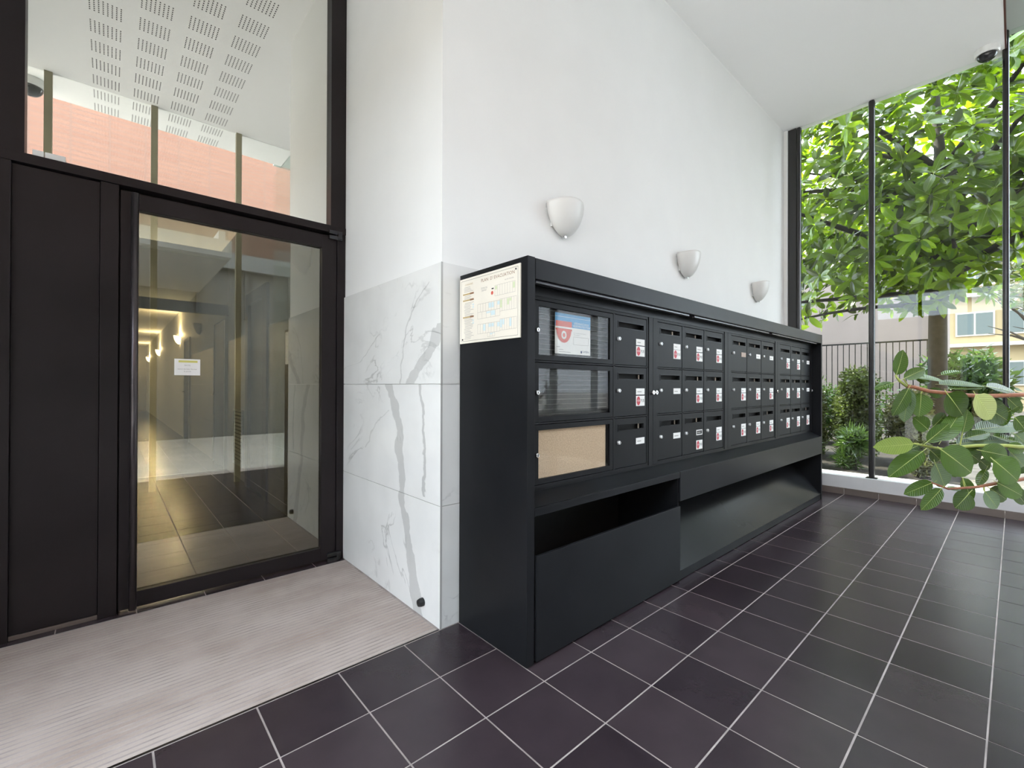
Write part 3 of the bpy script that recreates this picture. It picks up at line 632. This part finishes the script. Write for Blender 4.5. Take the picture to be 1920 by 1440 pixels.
# ------------------------------------------------------------------ entrance facade behind the camera
w3 = struct('window_3', (0, YF, 0))
for x in (-2.30, -1.68, -.85, -.03): MB().box(x-.03, x+.03, YF-.03, YF+.03, 0, HC).build('mullion', pm('olive_mullion', (.30, .28, .19), .4) if 'olive_mullion' not in bpy.data.materials else bpy.data.materials['olive_mullion'], w3)
for a, b in ((-2.265, -1.715), (-1.645, -.885), (-.815, -.065), (.005, .565)): MB().box(a, b, YF-.004, YF+.004, 0, HC).build('pane', 'facade', w3)
MB().box(.575, .63, YF-.03, YF+.03, 0, HC).build('mullion', 'mull', w3)
MB().box(.594, .602, YN, YF-.03, 0, HC).build('pane', 'facade', w3)
for x in (1.4, 2.25, 3.1, 3.95): MB().box(x-.03, x+.03, YN-.04, YN+.04, 0, HN).build('mullion', 'mull', w3)
for a, b in ((.63, 1.37), (1.43, 2.22), (2.28, 3.07), (3.13, 3.92), (3.98, 4.92)): MB().box(a, b, YN-.004, YN+.004, 0, HN).build('pane', 'facade', w3)
# ------------------------------------------------------------------ outside, street side (seen mirrored in the door glass)
gr = MB().box(-60, 70, -60, 60, -.25, -.13).build('ground', pm('pale_paving', (.47, .445, .41), .9, noise=.15, nscale=2)); gr['kind'] = 'structure'
YB = -9.0
ba = thing('pink_building', (0, YB, -.13), 'pink tiled building with white ground floor across the court, seen only in reflections', 'building')
def pinkmat():
    m, nt, b = newmat('pink_small_tiles'); L = nt.links
    g = N(nt, 'ShaderNodeNewGeometry'); sp = N(nt, 'ShaderNodeSeparateXYZ'); L.new(g.outputs['Position'], sp.inputs[0])
    cb = N(nt, 'ShaderNodeCombineXYZ'); L.new(sp.outputs[0], cb.inputs[0]); L.new(sp.outputs[2], cb.inputs[1])
    br = N(nt, 'ShaderNodeTexBrick'); br.inputs['Color1'].default_value = (.12, .052, .036, 1); br.inputs['Color2'].default_value = (.135, .064, .045, 1); br.inputs['Mortar'].default_value = (.105, .055, .043, 1)
    br.inputs['Scale'].default_value = 1; br.inputs['Mortar Size'].default_value = .017; br.inputs['Brick Width'].default_value = .62; br.inputs['Row Height'].default_value = .10; br.offset = 0
    L.new(cb.outputs[0], br.inputs['Vector']); L.new(br.outputs[0], b.inputs['Base Color']); b.inputs['Roughness'].default_value = .7; return m
MB().box(-12, 9, YB-3, YB, 4.55, 9.0).build('upper_wall', pinkmat(), ba)
MB().box(-12, 9, YB-3, YB+.12, 4.15, 4.55).build('band', pm('grey_band', (.20, .21, .22), .7), ba)
MB().box(-12, 9, YB-3, YB-.1, -.13, 4.15).build('ground_floor', pm('white_render', (.17, .17, .165), .7), ba)
for k in range(16):
    x = -8+k*1.05; MB().box(x-.04, x+.04, YB-.1, YB-.02, 2.9, 4.15).build('post', pm('grey_post', (.12, .12, .12), .5) if 'grey_post' not in bpy.data.materials else bpy.data.materials['grey_post'], ba)
cnp = thing('entrance_canopy', (-1.2, -6.2, 4.2), 'grey fascia canopy over the court entrance, seen in the door glass', 'canopy')
MB().box(-6, .4, -8.9, -4.9, 3.45, 3.75).build('canopy_slab', pm('canopy_grey', (.40, .41, .42), .6), cnp)
MB().box(-5.9, -5.8, -8.9, -4.9, 3.75, 3.9).box(.2, .3, -8.9, -4.9, 3.75, 3.9).build('canopy_beam', bpy.data.materials['canopy_grey'], cnp)
# ------------------------------------------------------------------ garden
gd_ = MB().box(XG+.30, 33.4, -14, 12, -.128, -.02).build('garden_bed', 'soil'); gd_['kind'] = 'structure'
pa = thing('garden_path', (7.5, -2.2, -.02), 'brown paved path in the garden outside the window', 'path')
rng = random.Random(3); pv = pm('path_paver', (.30, .25, .20), .9, var=.18, noise=.12, nscale=12)
for i in range(14):
    for j in range(6):
        x = 5.6+i*.32; y = -3.4+j*.32+(x-5.6)*.06
        MB().box(x, x+.31, y, y+.31, -.02, .012+rng.uniform(-.003, .003)).build('paver', pv, pa)
lit_ = MB()
for k in range(260):
    x = rng.uniform(5.25, 6.4); y = rng.uniform(-1.25, 1.0); a = rng.uniform(0, 6.3); s = rng.uniform(.03, .075); c_, s_ = math.cos(a)*s, math.sin(a)*s
    lit_.add([(x-c_, y-s_, -.008), (x+s_*.35, y-c_*.35, .012), (x+c_, y+s_, -.004), (x-s_*.35, y+c_*.35, .014)], [(0, 1, 2, 3)])
tag(lit_.build('leaf_litter', pm('dry_leaf', (.40, .33, .25), .8, var=.5, rand='island')), 'dry fallen leaves scattered on the garden soil', 'leaves', kind='stuff')
# boundary wall and railing
bw = MB().box(14.5, 14.8, -.45, 12, -.02, 5.2).box(14.4, 14.9, -.75, -.45, -.02, 5.3).build('wall_garden', pm('pinkish_render', (.25, .205, .19), .85, noise=.08, nscale=1)); bw['kind'] = 'structure'
ra = thing('garden_railing', (12, 1, -.13), 'black upright bar railing behind the shrubs', 'railing')
MB().box(11.98, 12.02, -.62, 6.5, 2.20, 2.235).build('top_rail', 'mull', ra); MB().box(11.98, 12.02, -.62, 6.5, .35, .385).build('bottom_rail', 'mull', ra)
BR = MB().box(-.008, .008, -.008, .008, -.13, 2.20).mesh('baluster', 'mull')
for k in range(62): link('baluster', BR, ra, (12, -.6+k*.115, 0))
# yellow block added beyond the garden in place of a reflection in the pane
yb = thing('reflection_block', (34, -2, -.13), 'cream apartment block beyond the garden, standing in for a mirrored building', 'building')
ym = pm('cream_render', (.29, .22, .12), .8, noise=.1, nscale=.5); wm = pm('window_dark', (.10, .12, .12), .2)
MB().box(34, 44, -14, 1.2, -.13, 11).build('wall', ym, yb)
for z in (1.3, 4.0, 6.7):
    for y in (-.4, -2.2, -4.0, -6, -8):
        f = MB().box(33.9, 34, y-.75, y+.75, z, z+1.3).build('window', pm('cream_frame', (.42, .40, .35), .6) if 'cream_frame' not in bpy.data.materials else bpy.data.materials['cream_frame'], yb)
        MB().box(33.87, 33.9, y-.68, y-.04, z+.08, z+1.22).box(33.87, 33.9, y+.04, y+.68, z+.08, z+1.22).build('pane', wm, f)
for z in (3.4, 6.1): MB().box(33.5, 34, -14, 1.2, z, z+.18).build('ledge', bpy.data.materials['cream_frame'], yb)
ob_ = thing('ochre_building', (-18, -3, -.13), 'ochre building with pale windows seen only mirrored in the garden window', 'building')
MB().box(-26, -18, -16, 7, -.13, 4.6).build('wall', pm('ochre_render', (.34, .25, .12), .8, noise=.1, nscale=.6), ob_)
for z in (1.2,):
    for y in np.arange(-14, 6, 2.2):
        f = MB().box(-18, -17.92, y-.6, y+.6, z, z+1.4).build('window', bpy.data.materials['cream_frame'], ob_); MB().box(-17.92, -17.9, y-.52, y+.52, z+.08, z+1.32).build('pane', wm, f)
# ---- leaves
def leafmesh(L, Wd, mats, curl=.12, fold=.10, n=6, rib=True):
    """leaf along +x, normal +z, base at origin"""
    mb = MB(); row = []
    for i in range(n+1):
        t = i/n; w = Wd/2*(math.sin(math.pi*min(t**.9, 1))**.58 if 0 < t < 1 else 0); z = -curl*L*t*t
        row.append((L*t, w, z))
    vs = [(x, 0, z) for x, w, z in row]; nv = n+1; fs = []
    for sgn in (1, -1):
        o = len(vs); vs += [(x, sgn*w, z+fold*w) for x, w, z in row[1:-1]]
        for i in range(n):
            m0, m1 = i, i+1; e0, e1 = o+i-1, o+i
            f = (m0, m1, e1) if i == 0 else ((m0, m1, e0) if i == n-1 else (m0, m1, e1, e0))
            fs.append(f if sgn > 0 else f[::-1])
    mb.add(vs, fs, 0)
    if rib:
        r = .0016*Wd/.1
        for i in range(n):
            (x0, w0, z0), (x1, w1, z1) = row[i], row[i+1]
            q0 = r*(1-i/n*.8); q1 = r*(1-(i+1)/n*.8)
            mb.add([(x0, -q0, z0+.0012), (x1, -q1, z1+.0012), (x1, q1, z1+.0012), (x0, q0, z0+.0012)], [(0, 1, 2, 3)], 1)
        mb.add([(-.02, -r, .003), (0, -r, 0.001), (0, r, 0.001), (-.02, r, .003)], [(0, 1, 2, 3)], 1)
    me = bpy.data.meshes.new('leaf'); me.from_pydata(mb.v, [], mb.f)
    for m in mats: me.materials.append(M[m])
    me.polygons.foreach_set('material_index', mb.m); me.polygons.foreach_set('use_smooth', [True]*len(me.polygons)); return me
def orient(base, x, nrm):
    x = x.normalized(); y = nrm.cross(x).normalized(); z = x.cross(y)
    return Matrix(((x.x, y.x, z.x, base.x), (x.y, y.y, z.y, base.y), (x.z, y.z, z.z, base.z), (0, 0, 0, 1)))
M['mag'] = leafmat('magnolia_leaf', (.020, .048, .006), (.36, .56, .012), .19, .38, .8)
M['magi'] = leafmat('magnolia_leaf_mass', (.024, .054, .006), (.36, .54, .012), .19, .38, .8, 'island')
tree = thing('magnolia_tree', (8.6, -1.0, -.02), 'large magnolia tree with glossy leaves just outside the tall window', 'tree')
r2 = random.Random(11)
trunkp = [Vector(p_) for p_ in ((8.75, -1.02, -.02), (8.7, -1.04, 1.2), (8.6, -1.05, 2.3), (8.5, -1.10, 3.1), (8.55, -1.12, 4.2), (8.6, -1.0, 6.2))]
MB().tube(trunkp, [.15, .12, .11, .10, .08, .05], 14).build('trunk', 'bark', tree, smooth=True)
def branch(p0, p1, r, sag=.12):
    mid = (p0+p1)/2+Vector((r2.uniform(-.15, .15), r2.uniform(-.15, .15), sag+r2.uniform(-.1, .1)))
    pts = [p0*(1-t)**2+mid*2*t*(1-t)+p1*t*t for t in [k/6 for k in range(7)]]
    MB().tube(pts, [r*(1-.75*k/6) for k in range(7)], 8).build('branch', 'bark', tree, smooth=True); return pts
tips = []
for k in range(26):
    z0 = r2.uniform(2.75, 4.9); f = (z0-1.9)/4; p0 = Vector((8.55, -1.08, z0)); a = r2.uniform(0, 2*math.pi)
    ln = r2.uniform(1.4, 2.9); p1 = p0+Vector((math.cos(a)*ln*.85-.5, math.sin(a)*ln, r2.uniform(.1, 1.1)))
    p1.x = max(p1.x, 5.7)
    pts = branch(p0, p1, .045+.03*(1-f)); tips += pts[2:]
branch(Vector((8.55, -1.05, 2.7)), Vector((7.0, .9, 2.55)), .055); branch(Vector((8.55, -1.05, 2.5)), Vector((6.6, .6, 2.15)), .04)
mats_l = []
LMS = [leafmesh(.20, .075, ['mag', 'rib'], c, .12) for c in (.05, .15, .3)]
ros = []
def inside(p_):
    d = p_-CAM; z = d.dot(FW)
    if z <= 0: return None
    return 960+FPX*d.dot(RT)/z, 720-FPX*d.dot(UP)/z, z
for k in range(1150):
    while True:
        v = Vector((r2.gauss(0, 1), r2.gauss(0, 1), r2.gauss(0, 1))).normalized()*r2.uniform(.35, 1)**.6
        c = Vector((8.1+v.x*2.5, -.55+v.y*3.0, 4.5+v.z*2.35))
        if c.x > 5.35 and c.z > 2.35+.35*r2.random(): break
    ros.append(c)
for c in ((6.4, .38, 2.05), (6.6, .2, 2.25), (6.9, .35, 2.35), (6.3, .25, 1.8), (6.2, -.05, 2.75), (6.5, .1, 2.6)): ros.append(Vector(c))
allv = []
for c in ros:
    ax = Vector((c.x-8.5, c.y+1.0, (c.z-3.6)*.6+.9)).normalized(); ax = (ax+Vector((r2.gauss(0, .3), r2.gauss(0, .3), r2.gauss(0, .3)))).normalized()
    a = ax.orthogonal().normalized(); b = ax.cross(a); n = r2.randint(7, 11)
    for i in range(n):
        t = i*2.4+r2.uniform(-.3, .3); el_ = r2.uniform(-.25, .75)
        d = ((a*math.cos(t)+b*math.sin(t))*math.cos(el_)+ax*math.sin(el_)).normalized()
        nrm = ax-d*ax.dot(d)
        if nrm.length < .1: nrm = d.orthogonal()
        nrm = (nrm.normalized()+Vector((r2.gauss(0, .25), r2.gauss(0, .25), r2.gauss(0, .25)))).normalized()
        s = r2.uniform(.75, 1.3); allv.append((c+d*.02, d, nrm, s, r2.randrange(3)))
scored = []
for i, q in enumerate(allv):
    s = inside(q[0])
    vis = s and 1500 < s[0] < 1925 and 0 < s[1] < 760
    scored.append((-(q[3]/s[2]) if vis else 0, i))
near = set(i for _, i in sorted(scored)[:290])
mass = MB(); base_v = [(np.array([v.co[:] for v in me.vertices]), [tuple(p_.vertices) for p_ in me.polygons], [p_.material_index for p_ in me.polygons]) for me in LMS]
for i, (c, d, nr, s, k) in enumerate(allv):
    mw = orient(c, d, nr) @ Matrix.Scale(s, 4)
    if i in near:
        o = bpy.data.objects.new('leaf', LMS[k]); COL.objects.link(o); o.parent = tree; o.matrix_local = Matrix.Translation(-tree.location) @ mw
    else:
        vs, fs, ms = base_v[k]; A = np.array(mw); vv = vs @ A[:3, :3].T + A[:3, 3]
        n0 = len(mass.v); mass.v += [tuple(q) for q in vv]
        for f, mi in zip(fs, ms):
            if mi == 0: mass.f.append(tuple(n0+j for j in f)); mass.m.append(0)
def bigbuild(mb, name, mats, parent):
    me = bpy.data.meshes.new(name); me.from_pydata(mb.v, [], mb.f)
    for m in mats: me.materials.append(M[m])
    me.polygons.foreach_set('material_index', mb.m)
    o = link(name, me, parent); return o
tag(bigbuild(mass, 'foliage', ['magi'], tree), kind='stuff')
# ---- shrubs and far greenery
SH = [leafmat('shrub_leaf_a', (.075, .095, .034), (.18, .24, .05), .3, .3, .55, 'island'), leafmat('shrub_leaf_b', (.095, .10, .045), (.2, .22, .065), .35, .3, .5, 'island'), leafmat('shrub_leaf_c', (.04, .075, .024), (.11, .19, .035), .25, .3, .5, 'island')]
def cloud(c, rad, n, ll, lw, rg, hollow=.4):
    mb = MB()
    for k in range(n):
        v = Vector((rg.gauss(0, 1), rg.gauss(0, 1), rg.gauss(0, 1))).normalized()*(hollow+(1-hollow)*rg.random()**.6)
        p_ = Vector((c[0]+v.x*rad[0], c[1]+v.y*rad[1], max(c[2]+v.z*rad[2], .03)))
        d = Vector((rg.gauss(0, 1), rg.gauss(0, 1), rg.gauss(.3, .8))).normalized(); s = d.orthogonal().normalized(); s = (s*math.cos(k)+d.cross(s)*math.sin(k))
        l = ll*rg.uniform(.6, 1.4); w = lw*rg.uniform(.7, 1.3)
        mb.add([p_, p_+d*l*.45+s*w*.5, p_+d*l, p_+d*l*.45-s*w*.5], [(0, 1, 2, 3)])
    return mb
def shrub(c, rad, n, ll, lw, mi, label, seed, nb=16):
    n = int(n*2.2)
    rg = random.Random(seed); t = thing('shrub', (c[0], c[1], -.02), label, 'shrub')
    mb = MB(); blobs = []
    for k in range(nb):
        v = Vector((rg.uniform(-1, 1), rg.uniform(-1, 1), rg.uniform(-1, 1)))*.66
        blobs.append((c[0]+v.x*rad[0], c[1]+v.y*rad[1], c[2]+v.z*rad[2]))
    for q in blobs:
        m2 = cloud(q, [r*.55 for r in rad[:2]]+[rad[2]*.5], n//nb, ll*rg.uniform(.7, 1.3), lw*rg.uniform(.7, 1.3), rg, .25); mb.add(m2.v, m2.f)
    me = bpy.data.meshes.new('foliage'); me.from_pydata(mb.v, [], mb.f); me.materials.append(SH[mi]); tag(link('foliage', me, t), kind='stuff')
    for q in blobs[:6]:
        MB().tube([(c[0], c[1], -.03), ((c[0]+q[0])/2, (c[1]+q[1])/2, q[2]*.6), q], [.012, .009, .004], 6).build('stem', 'bark', t)
shrub((8.2, 1.36, .80), (.58, .27, .82), 5200, .075, .036, 0, 'dense green shrub hidden partly by the letterbox cabinet, outside the window', 1)
shrub((8.2, .60, .76), (.58, .27, .82), 6200, .065, .030, 1, 'olive shrub with yellowish tips under the railing', 2)
shrub((8.2, -.10, .74), (.58, .27, .78), 6200, .075, .032, 0, 'green leafy shrub behind the slim window mullion', 3)
shrub((7.85, -.76, .55), (.32, .24, .58), 4600, .065, .030, 1, 'lower olive shrub beside the magnolia trunk', 10)
shrub((6.9, .46, .30), (.30, .24, .34), 1100, .18, .022, 2, 'strappy dark green clump low behind the window sill', 4, 4)
shrub((6.9, -.33, .26), (.30, .22, .28), 1000, .15, .022, 2, 'thin-leaved green clump on the soil by the window mullion', 5, 4)
shrub((6.95, -.98, .18), (.26, .24, .20), 800, .08, .03, 1, 'low olive plant at the edge of the garden path', 9, 4)
shrub((10.6, -1.25, .9), (.9, .55, .95), 3200, .19, .045, 2, 'dark long-leaved bush beyond the garden path', 6)
shrub((10.4, -4.7, .8), (.9, .8, .85), 2600, .12, .05, 0, 'broad green bush at the far side of the garden path', 7)
shrub((10.6, .95, .72), (.7, 1.1, .74), 4200, .08, .036, 2, 'dark hedge-like shrub right in front of the railing', 12)
shrub((9.9, 3.2, .9), (1.1, .9, .9), 3000, .08, .035, 1, 'olive bush tucked against the railing, past the dense shrub', 8)
def fartree(c, rad, n, label, seed, ll=.28, trunk=.16):
    rg = random.Random(seed); t = thing('garden_tree', (c[0], c[1], -.13), label, 'tree')
    MB().tube([(c[0], c[1], -.13), (c[0]+.05, c[1], c[2]*.5), (c[0], c[1], c[2])], [trunk, trunk*.8, trunk*.4], 8).build('trunk', 'bark', t)
    if n:
        mb = cloud(c, rad, n, ll, ll*.45, rg, .2); me = bpy.data.meshes.new('foliage'); me.from_pydata(mb.v, [], mb.f); me.materials.append(SH[1 if seed % 2 else 2]); tag(link('foliage', me, t), kind='stuff')
    for k in range(9):
        a = rg.uniform(0, 6.3); z = c[2]*rg.uniform(.35, .8); q = Vector((c[0]+math.cos(a)*rad[0]*.8, c[1]+math.sin(a)*rad[1]*.8, z+rad[2]*rg.uniform(.1, .5)))
        MB().tube([(c[0], c[1], z), ((c[0]+q.x)/2, (c[1]+q.y)/2, (z+q.z)/2+.1), q], [trunk*.4, trunk*.25, trunk*.08], 6).build('branch', 'bark', t)
fartree((18.4, 1.6, 6.5), (3, 2.2, 3), 5000, 'bushy tree rising behind the garden wall', 21)
fartree((18.6, 7.0, 7), (3.2, 2.6, 3.2), 4000, 'second bushy tree behind the garden wall, further from the window', 22)
fartree((24.5, -2.4, 6.5), (2.4, 1.6, 2.6), 2600, 'thin-trunked tree with sparse golden leaves before the cream block', 23, .3, .13)
fartree((17, -2.5, 4.6), (1.4, 1.1, 1.6), 500, 'slender bare-looking tree in front of the cream block', 24, .2, .07)
fartree((16.5, -6.5, 6.5), (2.2, 2, 2.4), 2500, 'leafy tree at the far end of the garden path', 25)
# ------------------------------------------------------------------ rubber plant reaching in from the niche
rp = thing('rubber_plant', (1.95, -2.45, 0), 'rubber plant with large dark glossy leaves reaching past the garden window', 'plant')
MB().lathe((1.95, -2.45, 0), (0, 0, 1), [(.13, 0), (.17, .34), (.175, .36), (.155, .36), (.15, .33)], 24).build('pot', 'pot', rp)
M['rub'] = leafmat('rubber_leaf', (.050, .098, .016), (.17, .27, .02), .2, .2, .3, vein=True)
M['rubl'] = leafmat('young_rubber_leaf', (.22, .30, .06), (.36, .46, .08), .3, .25, .1, vein=True)
M['rubg'] = leafmat('rubber_leaf_underside', (.13, .19, .10), (.2, .28, .08), .35, .2, .15, vein=True)
M['rubsun'] = leafmat('sunlit_rubber_leaf', (.34, .38, .14), (.4, .44, .12), .25, .2, .1, vein=True)  # sunlight on one leaf painted in as a pale yellow leaf colour
RC = {}
def rleaf(b, t, w, dep, kind='rub', curl=.08, fold=.14, back=0):
    """leaf from crop pixels: base b, tip t, visible width w (crop px), distance dep"""
    k = 280/1260
    pb = at(1640+b[0]*k, 640+b[1]*k, dep); pt_ = at(1640+t[0]*k, 640+t[1]*k, dep)
    d = pt_-pb; L = d.length; mpp = dep/FPX*k
    tl = max(L, .17); d = d.normalized()*L+FW*(back*math.sqrt(max(tl*tl-L*L, 0)) if L < tl else 0); tl = d.length
    wv = w*mpp; tw = max(wv, min(.46*tl, .105)); ti = math.acos(min(1, wv/tw))
    nr = -FW; nr = (nr-d.normalized()*nr.dot(d.normalized())).normalized()
    nr = Quaternion(d.normalized(), ti*(1 if nr.cross(d).z < 0 else -1)) @ nr
    if kind in ('rub', 'rubl') and nr.z < -.2 and False: nr = -nr
    me = leafmesh(tl, tw, [kind, 'rib'], curl, fold, 9)
    o = bpy.data.objects.new('leaf', me); COL.objects.link(o); o.parent = rp; o.matrix_local = Matrix.Translation(-rp.location) @ orient(pb, d, nr)
D0 = 2.05
for a in (
    ((180,285),(255,70),130,D0),((245,315),(437,225),90,D0-.02),((160,350),(0,400),50,D0),((310,300),(600,315),60,D0+.05,'rubg'),((285,395),(165,630),130,D0-.03),
    ((300,400),(235,680),50,D0+.03,'rubg'),((390,440),(385,640),195,D0+.02),((610,440),(760,625),230,D0-.01),((850,450),(1010,660),200,D0-.08,'rubsun'),((880,520),(1145,670),200,D0+.04),
    ((545,365),(930,350),60,D0+.10,'rubg'),((620,405),(910,375),40,D0+.05),((940,380),(1215,420),85,D0+.02),((560,285),(735,240),35,D0+.08),((450,745),(335,640),140,D0+.06),
    ((440,850),(640,690),110,D0-.03),((560,840),(735,590),125,D0),((740,770),(800,575),130,D0+.03),((490,720),(610,610),125,D0+.08),((330,865),(5,895),150,D0-.06,'rubl'),
    ((410,925),(115,1135),95,D0-.02),((555,910),(845,1115),255,D0-.10),((470,920),(560,1000),130,D0+.05),((510,1030),(605,1235),185,D0,'rubg'),((740,900),(905,1020),150,D0+.03),
    ((890,920),(1145,970),170,D0-.02),((1000,1000),(1235,1185),235,D0-.06),((490,1190),(258,1290),110,D0),((565,1240),(400,1425),105,D0-.03),((740,1150),(835,1360),120,D0+.02),
    ((795,1280),(690,1410),200,D0-.05),((925,1265),(1050,1415),135,D0,'rubg'),((970,1240),(1130,1340),140,D0+.03),((1030,1190),(1270,1310),155,D0-.03),((690,870),(1150,800),85,D0+.05,'rubg'),
    ((850,745),(1270,690),95,D0+.08,'rubg'),((1000,800),(1270,850),75,D0+.03),((1110,880),(1280,925),100,D0),((1140,930),(1275,1060),130,D0+.04,'rubg'),((940,1080),(870,1220),55,D0+.05),
    ((385,870),(235,940),60,D0+.06),((610,1245),(790,1250),28,D0+.02),((1130,590),(1240,535),55,D0+.06),((330,300),(480,345),70,D0+.06),((450,420),(590,450),90,D0+.06),((700,640),(860,700),90,D0+.12),
    ((900,700),(1080,640),110,D0+.12),((1180,640),(1290,760),150,D0+.05),((1000,560),(1140,700),170,D0+.07),((640,760),(540,660),120,D0+.10),((960,860),(860,960),120,D0+.06),((1180,780),(1290,870),110,D0+.06,'rubg'),((760,820),(980,760),70,D0+.04),((1060,1090),(1160,1250),150,D0+.06),((640,1010),(700,1150),110,D0+.06),((1150,1230),(1290,1380),120,D0+.05),((340,440),(420,560),100,D0+.07),((690,460),(640,560),110,D0+.07),((1120,480),(1260,600),110,D0+.06),((1180,1100),(1300,1000),120,D0+.08),((880,1000),(980,1080),110,D0+.08)): rleaf(*a)
def cr(x, y, d=D0): k = 280/1260; return at(1640+x*k, 640+y*k, d)
root = Vector((1.95, -2.45, .33))
def stem(pts, r0, r1, m): n = len(pts)-1; MB().tube(pts, [r0+(r1-r0)*i/n for i in range(n+1)], 10).build('stem', m, rp, smooth=True)
stem([cr(*q) for q in ((1330,450), (1180,452), (960,462), (760,455), (600,435), (450,420), (330,385), (270,378))], .0105, .008, 'twig')
stem([cr(*q) for q in ((270,378), (210,335), (175,285))], .007, .004, 'gstem')
stem([cr(*q) for q in ((1330,900), (1100,880), (860,880), (700,890), (580,910), (440,885), (330,862))], .010, .004, 'gstem')
stem([cr(*q) for q in ((1330,1150), (1130,1180), (960,1210), (860,1230), (620,1245), (480,1192))], .009, .004, 'twig')
e1, e2, e3 = cr(1330, 450), cr(1330, 900), cr(1330, 1150)
top = Vector((1.98, -2.42, .75))
stem([root, (root+top)/2+Vector((.01, 0, 0)), top], .02, .016, 'twig')
for e in (e1, e2, e3): stem([top, (top+e)/2+Vector((.03, -.06, .03)), e], .014, .010, 'twig')
for b, s in (((180,285),(200,320)),((245,315),(280,370)),((390,440),(400,420)),((610,440),(610,436)),((850,450),(860,462)),((740,770),(720,880)),((555,910),(560,905)),((925,1265),(920,1215)),((740,1150),(760,1235))):
    MB().tube([cr(*b), cr(*s)], .003, 6).build('petiole', 'gstem', rp)
